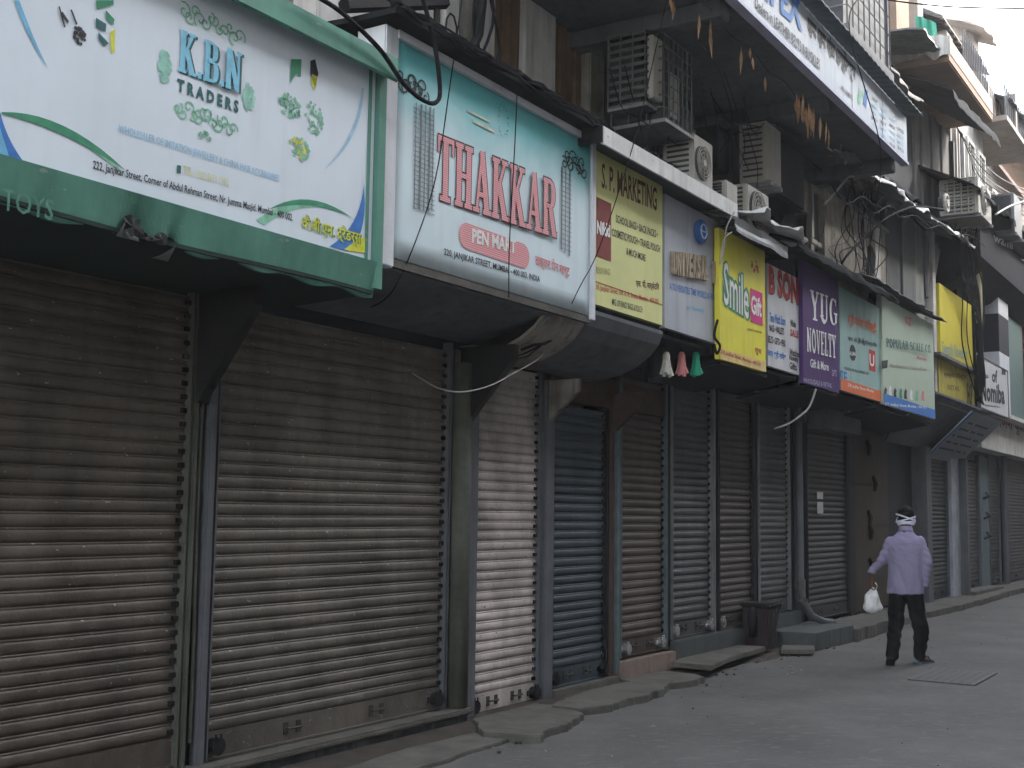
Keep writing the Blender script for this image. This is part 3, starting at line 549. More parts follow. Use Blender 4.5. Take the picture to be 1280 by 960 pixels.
# ------------------------------------------------------------------ the row of smaller signs
SO = .75
m_ysh = mat('pale_yellow_sheet', (.62, .62, .28), .5, .1, 2, streak=.15, scol=(.35, .33, .18), bump=0)
t, s0, s1, z0, z1 = board('shop_sign', 'pale yellow sign with maroon square and brown capital lettering', (741, 182, 382), (828, 236, 404), SO, m_ysh, frame=None); o = SO+.003
tpx('S. P. MARKETING', t, i_br, o, 752, 235, 821, 264, 32, bold=.02); a, b = on(746, 246, o), on(764, 253, o)
mk('printed_square', B(a[0], b[0], o, o+.001, on(746, 320, o)[1], a[1]), i_mr, t); tpx('Nikki', t, i_w, o+.003, 746, 292, 763, 297, 17, bold=.04)
tpx('SCHOOL BAGS • BACK PACKS •', t, i_dk, o, 770, 278, 822, 298, 10, bold=.015); tpx('COSMETIC POUCH • TRAVEL POUCH', t, i_dk, o, 765, 295, 825, 316, 10, bold=.015); tpx('& MUCH MORE', t, i_dk, o, 783, 318, 807, 327, 9, bold=.015)
tpx('TRENDY BAGS', t, ink('olive', (.3, .3, .15)), o, 743, 341, 763, 344, 8); tpx('एस. पी. मार्केटिंग', t, i_br, o, 795, 360, 824, 365, 12, bold=.02)
mk('printed_line', B(s0, s1, o, o+.001, on(741, 350, o)[1]-.006, on(741, 350, o)[1]), i_rd, t); tpx('218, Janjikar Street, Off. A. R. Street, Mumbai - 400 003', t, i_rd, o, 743, 363, 823, 382, 9, bold=.01); tpx('MFG. OF FANCY BAGS & POUCH', t, i_dk, o, 765, 381, 803, 391, 8, bold=.01)
t, s0, s1, z0, z1 = board('shop_sign', 'silver-grey sign with raised metal letters and a round blue emblem', (831, 240, 410), (899, 280, 430), SO, mat('silver_grey_sheet', (.4, .42, .46), .4, .1, 3, streak=.25, bump=0)); o = SO+.001
m_gold = mat('tarnished_metal', (.42, .34, .25), .4, .4, 18, metal=.4)
x = 838; word = 'UNIVERSAL'
for k, ch in enumerate(word):
    f0 = k/12.0; f1 = (k+.86)/12.0; xa, xb = 838+58*f0*1.02, 838+58*f1*1.02
    if ch == 'I': xa += 1; xb -= 1
    tpx(ch, t, m_gold, o, xa, 344+f0*9, xb, 344+f1*9, 30, bold=.04, name='letter', depth=.035)
for k, ch in enumerate('TC'): tpx(ch, t, m_gold, o, 888+5*k, 354+k, 892+5*k, 355+k, 27, bold=.04, name='letter', depth=.035)
tpx('A TO VERSATILE TIME WORLD & FANCY', t, i_bl, o+.002, 837, 362, 897, 377, 9); tpx('of fancy', t, i_lb, o+.002, 858, 388, 880, 392, 7)
c = on(873, 290, o); em = MB().tube([(c[0], o, c[1]), (c[0], o+.05, c[1])], .11, 20); mk('emblem', em, mat('emblem_blue', (.06, .14, .4), .4, .2, 9), t, bevel=.01)
mk('emblem_ring', MB().tube([(c[0]+.065*math.cos(q*.52), o+.054, c[1]+.065*math.sin(q*.52)) for q in range(13)], .009, 5, cap=False).tube([(c[0]-.05, o+.054, c[1]), (c[0]+.05, o+.054, c[1])], .008, 5), ink('pale_blue', (.4, .5, .65)), t)
# fancy gift sign
m_yel = mat('bright_yellow_sheet', (.68, .62, .07), .5, .12, 2, streak=.2, scol=(.3, .22, .05), bump=0)
t, s0, s1, z0, z1 = board('shop_sign', 'bright yellow sign with green-outlined script and a pink word', (899, 278, 447), (956, 320, 466), .82, m_yel); o = .823
tpx('Smile', t, i_gn, o, 903, 382, 938, 404, 60, bold=.09); tpx('Smile', t, i_w, o+.003, 905, 380, 936, 400, 54, bold=.01)
a, b = on(938, 360, o), on(953, 366, o); mk('printed_box', B(a[0], b[0], o, o+.001, on(938, 402, o)[1], a[1]), i_mg, t, bevel=0); tpx('Gift', t, i_w, o+.003, 939, 392, 952, 397, 24, bold=.03)
tpx('a smile for every one', t, i_br, o, 934, 414, 952, 418, 5); mk('printed_strip', B(s0, s1, o, o+.001, z0, z0+.1), ink('pale_strip', (.66, .5, .2)), t); tpx('218, Janjikar Street, Mumbai - 400 003', t, i_rd, o+.003, 901, 443, 951, 460, 7); dots(t, i_rd, o, 944, 335, 5, 9, 14, .02, 8); tpx('शुभ', t, i_rd, o, 944, 443, 952, 446, 9)
# red lettering sign
t, s0, s1, z0, z1 = board('shop_sign', 'narrow white sign with shaggy red capitals above blue and black lines', (959, 330, 458), (1003, 350, 469), SO, mat('dull_white_sheet', (.55, .55, .56), .5, .12, 3, streak=.2, bump=0)); o = SO+.003
tpx('B SONI', t, i_dk, o, 961, 368, 1001, 384, 36, bold=.06); tpx('B SONI', t, i_rd, o+.003, 961, 366, 1001, 382, 36, bold=.03)
for y, m, tx, a, b in ((402, i_bl, 'Time Watch Store', 962, 982), (414, i_dk, 'BAGS • WALLETS', 962, 980), (428, i_dk, 'BELTS • GIFTS • PENS', 960, 982), (447, i_bl, 'जय श्री गणेश', 960, 983), (408, i_dk, 'Whole', 988, 995), (420, i_rd, 'SALE', 988, 998), (444, i_dk, 'Watches', 987, 999), (452, i_dk, 'Novelty', 987, 998), (461, i_dk, 'Gifts', 987, 996)): tpx(tx, t, m, o, a, y, b, y+(b-a)*.28, 9 if m is not i_bl else 12, bold=.03)
# purple sign
t, s0, s1, z0, z1 = board('shop_sign', 'deep purple sign with white serif capitals', (1003, 325, 480), (1047, 348, 489), .8, mat('purple_sheet', (.07, .03, .13), .5, .2, 3, streak=.3, scol=(.15, .12, .2), bump=0)); o = .803
tpx('', t, i_w, o, 1013, 400, 1046, 410, 38, geo=slab_geo('YUG', T=.16, S=.06)); tpx('', t, i_w, o, 1009, 440, 1044, 449, 32, geo=slab_geo('NOVELTY', T=.17, S=.07)); tpx('Gift & More', t, i_w, o, 1013, 459, 1036, 464, 11, bold=.02); tpx('WHOLESALE & RETAIL', t, ink('lilac', (.4, .35, .5)), o, 1004, 478, 1040, 485, 6); tpx('GIFTS', t, ink('lilac', (.4, .35, .5)), o, 1040, 470, 1046, 471, 8)
# teal and orange sign
t, s0, s1, z0, z1 = board('shop_sign', 'small pale teal sign with orange bands and a dark round stamp', (1049, 362, 489), (1100, 382, 500), SO, mat('pale_teal_sheet', (.3, .44, .42), .5, .15, 3, streak=.3, bump=0)); o = SO+.003
mk('printed_band', B(s0, s1, o, o+.001, z0, z0+.14), i_or, t); tpx('श्री गणेश नॉवेल्टी', t, i_or, o, 1060, 408, 1096, 420, 18, bold=.05); tpx('एम. के. मॅन्युफॅक्चरिंग', t, i_dk, o, 1060, 427, 1096, 436, 8)
c = on(1066, 441, o); mk('printed_disc', MB().add([(c[0]+.13*math.cos(q*.3491), o, c[1]+.1*math.sin(q*.3491)) for q in range(18)], [tuple(range(18))]), i_dk, t, recalc=False); tpx('ALMA', t, i_w, o+.003, 1062, 444, 1070, 445, 5)
a, b = on(1086, 436, o), on(1094, 438, o); mk('printed_square', B(a[0], b[0], o, o+.001, on(1086, 462, o)[1], a[1]), i_rd, t); tpx('U', t, i_w, o+.002, 1087, 457, 1093, 459, 15, bold=.02); tpx('SF', t, i_bl, o, 1050, 478, 1059, 481, 16, bold=.02); tpx('218, Janjikar Street, Mumbai', t, i_w, o+.002, 1060, 484, 1092, 492, 5)
tpx('DEALS IN ALL KINDS OF', t, i_dk, o, 1056, 462, 1086, 469, 4); tpx('"  "', t, i_dk, o, 1073, 430, 1080, 431, 8)
# scale shop sign
t, s0, s1, z0, z1 = board('shop_sign', 'pale mint sign with dark serif capitals, small pictures and a blue strip at its foot', (1102, 379, 511), (1166, 398, 517), .78, mat('pale_mint_sheet', (.42, .5, .4), .5, .08, 3, streak=.12, scol=(.3, .34, .28), bump=0)); o = .783
tpx('', t, i_te, o, 1108, 434, 1161, 442, 12, geo=slab_geo('POPULAR SCALE CO.', T=.19)); tpx('Mumbai', t, i_pk, o, 1146, 449, 1158, 451, 5); tpx('प', t, i_pk, o, 1131, 408, 1140, 409, 12); mk('printed_strip', B(s0, s1, o, o+.001, z0, z0+.14), i_bl, t); tpx('219, Janjikar Street, Mumbai - 400 003', t, i_w, o+.003, 1106, 508, 1158, 512, 5)
for i, (x, y, m) in enumerate([(1105, 496, i_dk), (1111, 494, i_w), (1117, 497, i_dk), (1124, 497, i_gn), (1130, 498, i_dk), (1137, 499, i_w), (1144, 500, i_gnl), (1152, 500, i_pk)]):
    a, b = on(x, y, o), on(x+4, y+1, o); z_ = on(x, y-13, o)[1]; pts = [(a[0], a[1]), (b[0], a[1]), (b[0]-.03, (a[1]+z_)/2), (b[0], z_-.03), ((a[0]+b[0])/2, z_), (a[0]+.02, (a[1]+z_)/2+.02)]
    mk('printed_picture', MB().add([(p, o, q) for p, q in pts], [tuple(range(6))]), m, t, recalc=False)
pshape(t, i_dk, o, [(1102, 451), (1110, 450), (1109, 460), (1102, 461)]); tpx('Manufacturers & Dealers of Scale', t, ink('faint_brown', (.35, .3, .22)), o, 1113, 459, 1158, 464, 5)
# yellow signs of the recess, white sign, tilted sign, dark box sign
t, s0, s1, z0, z1 = board('shop_sign', 'upper yellow sign with faded blue lettering in the dark recess', (1174, 362, 448), (1214, 374, 457), .6, mat('strong_yellow_sheet', (.66, .56, .06), .5, .1, 3, bump=0)); tpx('Swastik Novelties', t, ink('grey_blue', (.2, .35, .4)), .603, 1178, 443, 1209, 450, 17, bold=.01)
t, s0, s1, z0, z1 = board('shop_sign', 'lower dirty yellow sign below the tin shelf in the recess', (1173, 456, 508), (1217, 462, 514), .6, mat('dirty_yellow_sheet', (.42, .36, .07), .6, .25, 5, streak=.5, bump=0)); tpx('स्वस्तिक नॉवेल्टीज', t, i_br, .603, 1180, 473, 1208, 476, 9, bold=.02); tpx('RETAIL', t, i_br, .603, 1185, 487, 1200, 489, 6); tpx('SHOP', t, i_dk, .603, 1209, 508, 1216, 509, 30, bold=.02); tpx('Bags & Gifts', t, ink('dim_violet', (.2, .12, .25)), .603, 1180, 502, 1206, 505, 6)
t, s0, s1, z0, z1 = board('shop_sign', 'white sign with tall black letters beside the cable bundle', (1224, 448, 512), (1259, 462, 518), .65, mat('flat_white_sheet', (.55, .55, .56), .5, .1, 5, streak=.2, bump=0), frame=m_bgrey, fw_=.02); tpx('Nomiba', t, i_dk, .653, 1226, 501, 1256, 506, 26, bold=.04); tpx('of', t, i_dk, .653, 1240, 478, 1247, 479, 16, bold=.04); pshape(t, i_dk, .653, [(1252, 461), (1257, 462), (1257, 469), (1252, 468)]); tpx('Wholesale Novelty Store', t, i_dk, .653, 1228, 508, 1250, 511, 4)
q = [on(1212, 510, .75), on(1246, 520, .75)]; t = thing('shop_sign', 'tilted grey sign leaning down below the white sign with black letters', 'sign', (q[0][0], .75, q[0][1]), 'shop signs over the shutters')
def tilt(u, v): return (q[0][0]+(q[1][0]-q[0][0]+.3)*u-.2*v, .8-.75*v, q[0][1]-.05-.78*v)
mk('panel', MB().grid(tilt, 4, 4, thick=(0, -.03, 0)), mat('grey_tilt_sheet', (.22, .24, .27), .5, .2, 3, streak=.3), t)
lb = MB()
for k in range(5):
    for j in range(2):
        for u0 in [x*.07+.1 for x in range(11)]:
            if (k*11+int(u0*50)) % 5 == 0: continue
            v0 = .2+k*.14; lb.add([tuple(Vector(tilt(u, v))+Vector((0, .006, 0))) for u, v in ((u0, v0), (u0+.05, v0), (u0+.05, v0+.04), (u0, v0+.04))], [(0, 1, 2, 3)])
    
mk('lettering', lb, i_dk, t, recalc=False)
mk('edge_band', MB().grid(lambda u, v: tuple(Vector(tilt(u*.05, v))+Vector((0, .004, 0))), 2, 4), i_bl, t, recalc=False)
t = thing('shop_sign', 'dark hanging box sign with small white letters, below the air conditioners at the right', 'sign', (*[on(1228, 322, .9)[0]], .9, on(1228, 322, .9)[1]), 'shop signs over the shutters')
a = on(1226, 320, .9); b = on(1226, 272, .9); c = on(1282, 300, .9)
mk('panel', MB().poly([(.9, a[1]), (.9, b[1]), (.1, b[1]), (.1, a[1]-.5), (.5, a[1]-.35)], c[0]-a[0]+2.5, 's', a[0]), mat('dark_box_sheet', (.03, .03, .038), .9, .3, 3, spec=.05), t)
tpx('wami', t, i_w, .903, 1242, 302, 1266, 312, 11, bold=.01); tpx('.', t, i_rd, .903, 1267, 312, 1269, 313, 3)
# ------------------------------------------------------------------ second and third building, awnings over the signs
B2 = thing('shop_building', 'dark recessed shop building under the long projecting slab with the lettered fascia', 'building', (2, 0, 0))
def Q(name, s0, s1, o0, o1, z0, z1, m, par=B2, bevel=0, **k): return mk(name, B(s0, s1, o0, o1, z0, z1), m, par, bevel=bevel, **k)
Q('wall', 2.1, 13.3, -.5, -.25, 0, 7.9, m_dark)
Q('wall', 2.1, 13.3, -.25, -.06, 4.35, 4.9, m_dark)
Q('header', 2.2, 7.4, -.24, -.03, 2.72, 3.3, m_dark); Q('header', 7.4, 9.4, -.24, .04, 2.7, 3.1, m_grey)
for s0, s1, o1, m in ((3.32, 3.4, .04, m_black), (3.41, 3.45, .03, m_black), (4.47, 4.52, .05, m_tin), (4.53, 4.61, .0, m_black), (5.67, 5.79, .03, m_black), (6.86, 6.96, .03, m_black), (7.1, 7.45, .0, m_dark), (9.24, 9.5, .05, m_black)):
    Q('post', s0, s1, -.12, o1, .1, 2.9, m, bevel=.006)
Q('plinth', 3.42, 5.68, -.1, .1, -.02, .29, m_greenst, bevel=.008); Q('plinth', 5.69, 7.05, -.1, .1, -.02, .36, m_greenst, bevel=.008)
mk('drain_pipe', MB().tube([(7.02, .1, 4.3), (7.02, .1, .75), (7.03, .12, .5), (7.1, .2, .3), (7.3, .3, .22), (7.5, .34, .2)], .045, 10), m_bgrey, B2, smooth=True, label='grey drain pipe that kicks out at its foot')
mk('pipe_collar', MB().tube([(7.02, .1, .62), (7.02, .1, .74)], .062, 10).tube([(7.02, .1, .45), (7.05, .14, .52)], .06, 8), m_conc, B2)
# wooden door panel and dark entry
Q('door_panel', 9.56, 11.7, -.16, -.08, .15, 2.95, mat('brown_board', (.06, .048, .04), .8, .3, 4, streak=.4), bevel=.004)
for z in (1.38, 1.98): Q('board_seam', 9.56, 11.7, -.082, -.072, z, z+.02, m_black)
for s, z in ((10.6, 2.55), (10.9, 2.02), (10.6, 1.5), (10.65, 1.3), (10.6, .8)): mk('bolt', MB().tube([(s-.05, -.07, z+.1), (s, -.04, z), (s+.04, -.07, z-.12)], .03, 5), m_black, B2)
Q('wall_panel', 11.75, 12.7, -.2, -.1, .1, 3.1, m_dark); Q('wall_panel', 12.75, 13.3, -.2, -.12, .1, 3.1, m_black); Q('header', 9.5, 13.3, -.24, -.02, 2.85, 3.3, m_dark)
# soffits and back panels behind the sign row
for s0, s1, d, z in ((1.78, 2.85, .7, 3.02), (2.9, 4.1, .78, 2.9), (4.12, 5.2, .7, 2.98), (5.2, 6.5, .74, 2.92), (6.5, 8.2, .7, 2.95), (8.25, 11.2, .72, 2.9)):
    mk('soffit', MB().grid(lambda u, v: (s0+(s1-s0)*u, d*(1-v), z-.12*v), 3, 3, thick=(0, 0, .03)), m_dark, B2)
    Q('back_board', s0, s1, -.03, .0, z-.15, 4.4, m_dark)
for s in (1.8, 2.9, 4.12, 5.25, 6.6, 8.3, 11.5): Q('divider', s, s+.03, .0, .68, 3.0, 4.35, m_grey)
Q('hanging_box', 7.5, 9.0, .06, .3, 2.62, 2.88, m_grey); Q('hanging_box', 7.3, 8.0, .2, .4, 2.9, 3.02, m_plast)
tpx('FREE GIFT', B2, m_grey, .002, 944, 502, 980, 510, 12)
def awning(label, prof, s0, s1, m, th=.03, amp=.01, corr=0, nu=40, name='awning', dz=0, seed=0, cat='awning', sag=0):
    t = thing(name, label, cat, (s0, prof[0][0], prof[0][1]), 'awnings and canopies over the signs')
    n = len(prof)-1
    def fn(u, v):
        k = min(n-1, int(v*n)); f = v*n-k; o = prof[k][0]*(1-f)+prof[k+1][0]*f; z = prof[k][1]*(1-f)+prof[k+1][1]*f; s = s0+(s1-s0)*u
        return (s, o+amp*2*v*noise.noise(Vector((s*2.1, v*3, seed+5))), z+dz*u+amp*(1.6*abs(noise.noise(Vector((s*2.3, v*3, seed))))-.4+.35*noise.noise(Vector((s*11, v*9, seed)))+.5*noise.noise(Vector((s*.7, v, seed))))+(corr*math.sin(s*60) if corr else 0)-sag*math.sin(u*3.14159)*v)
    mk('sheet', MB().grid(fn, nu, max(4, n*2), thick=(0, 0, -th)), m, t); return t
t = thing('awning', 'flat white-edged sheet awning over the pale yellow and the silver-grey sign', 'awning', (.55, 0, 4.3), 'awnings and canopies over the signs')
a0 = on(752, 165, .95); a1 = on(920, 255, .95)
mk('sheet', B(a0[0], a1[0], -.1, .94, a0[1]+.0, a0[1]+.03), m_grey, t); mk('edge_strip', MB().poly([(.945, a0[1]-.09), (.965, a0[1]-.09), (.965, a0[1]+.045), (.945, a0[1]+.045)], a1[0]-a0[0], 's', a0[0]), m_tinw, t, label='white painted front edge'); mk('end_strip', B(a0[0]-.02, a0[0], -.1, .965, a0[1]-.08, a0[1]+.04), m_black, t)
a0 = on(918, 268, 1.0); a1 = on(985, 322, 1.0)
awning('grey bent tin awning over the bright yellow sign', [(.3, a0[1]+.22), (1.0, a0[1]-.02), (1.01, a0[1]-.12)], a0[0], a1[0], m_tin, amp=.02, nu=20)
t = awning('crumpled white sheet lying on the bent tin awning', [(.35, a0[1]+.3), (.9, a0[1]+.12), (1.12, a0[1]+.12)], a0[0]+.35, a1[0]+.45, m_tinw, amp=.09, nu=24, th=.01, seed=4, cat='metal sheet', name='crumpled_sheet')
awning('dark sagging awning over the purple and the teal sign', [(.1, 4.62), (.6, 4.5), (1.0, 4.36), (1.02, 4.3)], 4.4, 8.3, m_tar, amp=.035, nu=40, seed=2)
awning('pale ragged tin flap above the pale mint sign', [(.2, 4.75), (.95, 4.5)], 7.5, 11.4, m_tin, amp=.04, nu=40, th=.012, seed=6)
# ---- mezzanine wall pieces above the sign row
a = on(1030, 235, .5); b = on(1106, 300, .5); MZ = thing('mezzanine_wall', 'stained plaster box wall with cables hanging over it, above the purple sign', 'wall', (a[0], .5, 4.4))
k = 5
e_ = a[0]+(b[0]-a[0])*.8; mk('plaster_panel', B(a[0], e_-.01, .42, .5, 4.3, 5.55), m_plast, MZ); mk('plaster_panel', B(e_, (e_+b[0])/2-.008, .42, .512, 4.3, 5.55), m_white, MZ); mk('plaster_panel', B((e_+b[0])/2, b[0], .42, .506, 4.3, 5.55), m_plast, MZ)
mk('top_cap', B(a[0]-.05, b[0]+.05, .1, .55, 5.55, 5.6), m_tin, MZ)
mk('torn_hole', MB().grid(lambda u, v: (b[0]-.95+.35*u+.06*math.sin(v*9), .512+.04*math.sin(u*3), 4.42+.75*v+.05*math.sin(u*8)), 6, 8), m_tar, MZ)
t = thing('window_frame', 'small beige framed opening at the left end of the stained mezzanine wall', 'window', (a[0]-.6, .4, 4.6))
w0 = on(1012, 228, .45); w1 = on(1030, 280, .45); s0, s1, z0, z1 = w0[0], w1[0], w0[1]-.75, w0[1]
fb = MB()
for q in ((s0, s1, z1-.07, z1), (s0, s1, z0, z0+.07), (s0, s0+.1, z0+.07, z1-.07), (s1-.1, s1, z0+.07, z1-.07)): fb.box(q[0], q[1], .4, .47, q[2], q[3])
mk('frame', fb, m_acw, t, bevel=.01); mk('pane', B(s0+.1, s1-.1, .4, .42, z0+.07, z1-.07), m_glass, t); mk('post', B(s0, s0+.12, .38, .46, 4.35, z0-.005), m_plast, t); mk('post', B(s1-.14, s1-.02, .38, .46, 4.35, z0-.005), m_plast, t)
a = on(1109, 300, .5); b = on(1159, 330, .5); PW = thing('plank_wall', 'grey vertical plank wall under the crumpled roof, above the pale mint sign', 'wall', (a[0], .5, 4.5))
for i in range(3): mk('plank', B(a[0]+(b[0]-a[0])*i/3+.01, a[0]+(b[0]-a[0])*(i+1)/3-.01, .42+.03*(i % 2), .48+.03*(i % 2), 4.45, 6.1), (mat('plank_dark', (.11, .115, .115), .8, .25, 3, streak=.5), mat('plank_mid', (.16, .165, .16), .8, .25, 3, streak=.5), mat('plank_light', (.25, .255, .245), .8, .25, 3, streak=.5))[i], PW, bevel=.008)
mk('post', B(b[0]+.01, b[0]+.2, .44, .58, 3.4, 6.1), m_white, PW)
# crumpled corrugated roof strip running over both
awning('long crumpled tin roof strip sagging over the plaster wall and the planks', [(-.1, 6.25), (.5, 5.95), (1.0, 5.72), (1.06, 5.66)], 5.9, 13.2, m_tin, amp=.07, nu=110, th=.012, seed=11, dz=.3)
awning('black tarpaulin spread on the roof behind the crumpled tin strip', [(-.05, 7.2), (.35, 6.6), (.8, 6.1)], 7.6, 13.4, m_tar, amp=.07, nu=60, th=.01, seed=15)
db = MB(); rr = random.Random(5)
for i in range(130):
    s = rr.gauss(7.3, .55) if i < 90 else rr.uniform(6.2, 12); o = rr.uniform(.3, .95); z = 6.0-.3*o+rr.uniform(0, .12)+.04*(s-6); d = Vector((rr.uniform(-1, 1), rr.uniform(-.6, .6), rr.uniform(-.4, .6)))*rr.uniform(.04, .18); p = Vector((s, o, z)); w_ = Vector((rr.uniform(-.03, .03), .02, rr.uniform(-.02, .03)))
    db.add([p-d-w_, p+d-w_, p+d+w_, p-d+w_*.4], [(0, 1, 2, 3)])
mk('roof_debris', db, mat('pale_scraps', (.38, .33, .28), .9, .5, 12), kind='stuff')
# ---- long projecting slab with lettered fascia
SL = thing('projecting_slab', 'long concrete slab projecting over the street above the dark recess', 'slab', (-.6, -.2, 5.75))
mk('slab', B(-.6, 6.85, -.25, 1.42, 5.77, 5.86), m_grey, SL); mk('parapet', B(-.6, 6.85, 1.2, 1.42, 5.86, 6.35), m_grey, SL)
for s in (1.5, 4.2, 6.7): mk('beam', B(s, s+.18, -.25, 1.38, 5.62, 5.768), m_grey, SL, bevel=.01)
o = 1.5; F_ = thing('fascia_sign', 'long white fascia sign with blue and dark lettering along the edge of the projecting slab', 'sign', (-.6, o, 5.68))
m_fas = mat('fascia_white_sheet', (.42, .46, .52), .45, .08, 3, streak=.25, bump=0)
fl = on(905, 0, o)
for i, (a, b) in enumerate(((-.6, 2.0), (2.01, 4.75), (4.76, 5.35), (5.36, 5.9), (5.91, 6.4), (6.41, 6.98))): mk('panel', B(a, b, 1.43, o-(.004 if i % 2 else 0), 5.76, 6.32), m_fas, F_)
mk('lower_trim', B(-.6, 7.0, 1.42, o+.012, 5.73, 5.758), mat('lilac_trim', (.42, .42, .55), .5, .15, 6), F_)
mk('rain_strip', MB().grid(lambda u, v: (-.6+7.75*u, 1.45+.2*v, 6.42-.04*v+.006*math.sin(u*300)), 500, 3, thick=(0, 0, -.02)), mat('weathered_grey_sheet', (.12, .14, .145), .7, .3, 4, streak=.3), F_)
oo = o+.004
tpx('IMPEX', F_, i_bl, oo, 938, -17, 1003, 40, 46, bold=.03); tpx('Dealers in LEATHER BELTS & BUCKLES', F_, i_dk, oo, 944, 10, 1025, 88, 15, bold=.02)
tpx('एम एम एंड इम्पेक्स', F_, i_dk, oo, 1010, 46, 1070, 108, 32, bold=.035, res=3)
tpx('MEN GARMENTS', F_, i_dk, oo, 1052, 112, 1066, 126, 6); 
a = on(1082, 105, oo); pshape(F_, i_gnl, oo, [(1074, 110), (1079, 116), (1075, 132), (1072, 128)]); pshape(F_, i_bl, oo, [(1081, 110), (1085, 114), (1083, 135), (1079, 130)])
for k in range(4):
    for j in range(5): x = 1090+k*11; y = 120+k*11+j*8+4*k*.4; tpx(random.choice(['BELT', 'WALLET', 'एम एम', 'BAGS', 'IMPEX']), F_, i_lb if (k+j) % 3 else i_dk, oo, x, y+4, x+7, y+10, 4)
# ---- air conditioners
def ac(label, s0, s1, o1, z0, h=.58, dep=.3, m=m_acw, fan=True, grp='air conditioner units on the facades', cage=False, back=False):
    t = thing('air_conditioner', label, 'air conditioner', (s0, o1-dep, z0), grp); w_ = s1-s0
    mk('casing', B(s0, s1, o1-dep, o1, z0, z0+h), m, t, bevel=.012)
    if fan:
        cx = s0+w_*.4; cz = z0+h/2; R = min(h*.42, w_*.36)
        mk('fan_opening', MB().tube([(cx, o1+.001, cz), (cx, o1+.006, cz)], R, 24), m_acd, t)
        fb = MB()
        for k in range(5):
            q = k*1.2566; fb.add([(cx+R*.15*math.cos(q), o1+.008, cz+R*.15*math.sin(q)), (cx+R*.85*math.cos(q+.1), o1+.01, cz+R*.85*math.sin(q+.1)), (cx+R*.8*math.cos(q+.6), o1+.02, cz+R*.8*math.sin(q+.6)), (cx+R*.15*math.cos(q+.7), o1+.012, cz+R*.15*math.sin(q+.7))], [(0, 1, 2, 3)])
        mk('fan_blades', fb, mat('fan_grey', (.12, .12, .12)), t)
        gb = MB()
        for r in (.35, .6, .8, .97): gb.tube([(cx+R*r*math.cos(q*.4189), o1+.03, cz+R*r*math.sin(q*.4189)) for q in range(16)], .005, 4, cap=False)
        for k in range(8): q = k*.7854; gb.tube([(cx, o1+.03, cz), (cx+R*math.cos(q), o1+.025, cz+R*math.sin(q))], .004, 4)
        gb.tube([(cx, o1+.02, cz), (cx, o1+.036, cz)], R*.2, 10); mk('fan_guard', gb, m_acw if R < .3 else m_acw, t)
    gb = MB(); n = 9
    for i in range(n): z = z0+h*(.1+.8*i/(n-1)); gb.box(s0-.012, s0-.001, o1-dep*.85, o1-dep*.15, z-.012, z+.006)
    mk('side_louvres', gb, m_acd, t)
    fb = MB(); fb.box(s0+.05, s0+.1, o1-dep-.1, o1+.03, z0-.05, z0-.002); fb.box(s1-.1, s1-.05, o1-dep-.1, o1+.03, z0-.05, z0-.002); mk('bracket', fb, m_tin, t)
    return t
def cage(label, s0, s1, o0, o1, z0, z1, nv=5, nh=6, slats=False, m=None):
    t = thing('window_cage', label, 'window cage', (s0, o0, z0), 'steel cages round units and windows'); m = m or mat('dull_steel_bars', (.13, .13, .13), .6, .3, 9, metal=.3)
    mk('box', B(s0+.04, s1-.04, o0, o1-.06, z0+.03, z1-.03), m_acd, t); r = .008
    def bars(fr, to, n, part):
        b = MB()
        for i in range(n+1):
            f = i/n; p, q = part(f); b.tube([p, q], r, 4)
        return b
    b = MB()
    for i in range(nh+1):
        z = z0+(z1-z0)*i/nh; b.tube([(s0, o0, z), (s0, o1, z), (s1, o1, z)], r*(2 if slats else 1), 4)
    for i in range(nv+1): s = s0+(s1-s0)*i/nv; b.tube([(s, o1, z0), (s, o1, z1)], r, 4)
    for i in range(4): o = o0+(o1-o0)*i/3; b.tube([(s0, o, z0), (s0, o, z1)], r, 4)
    mk('bars', b, m, t)
    fb = MB().box(s0-.01, s1+.01, o0, o1+.02, z0-.03, z0); mk('base_frame', fb, m_tin, t)
    return t
def spx(xl, xr, yt, yb, o): a = on(xl, yt, o); b = on(xr, yt, o); c = on(xl, yb, o); return a[0], b[0], c[1], a[1]
s0, s1, z0, z1 = spx(813, 828, 42, 132, .75); cage('dark louvred cage box high in the recess, left of the grille cage', s0-.1, s1+.15, .4, .75, z0, z1, 3, 9, True)
mk('post', B(s0-.05, s0+.14, .74, .8, z0+.05, z1-.03), m_acw, B2, bevel=.01)
s0, s1, z0, z1 = spx(830, 864, 42, 148, .85); cage('grille cage with a white unit inside, above the white-edged awning', s0, s1, .35, .85, z0, z1, 6, 7)
mk('inner_panel', B(s0+.25, s0+.42, .78, .8, z0+.1, z1-.25), m_acw, B2)
s0, s1, z0, z1 = spx(867, 891, 165, 232, .85); ac('white air conditioner standing on the awning over the silver-grey sign', s0, s1, .85, z0, z1-z0)
s0, s1, z0, z1 = spx(824, 856, 158, 205, .5); cage('low dark grille cage left of the white air conditioner on the awning', s0, s1, .05, .5, z0, z1, 6, 3)
s0, s1, z0, z1 = spx(908, 922, 224, 262, .9); ac('boxy air conditioner with a dark side vent, middle of the three above the tin awning', s0, s1, .9, z0, z1-z0, fan=False)
s0, s1, z0, z1 = spx(934, 961, 228, 284, .9); ac('air conditioner with round fan beside the boxy one above the bright yellow sign', s0, s1, .9, z0, z1-z0)
s0, s1, z0, z1 = spx(958, 972, 150, 224, .8); ac('tall dirty beige air conditioner hanging high in the recess under the slab', s0, s1+.1, .8, z0, z1-z0, fan=False)
mk('grey_case', B(s1+.12, s1+1.0, .0, .75, z0-.05, z1+.1), m_dark, B2, bevel=.03)
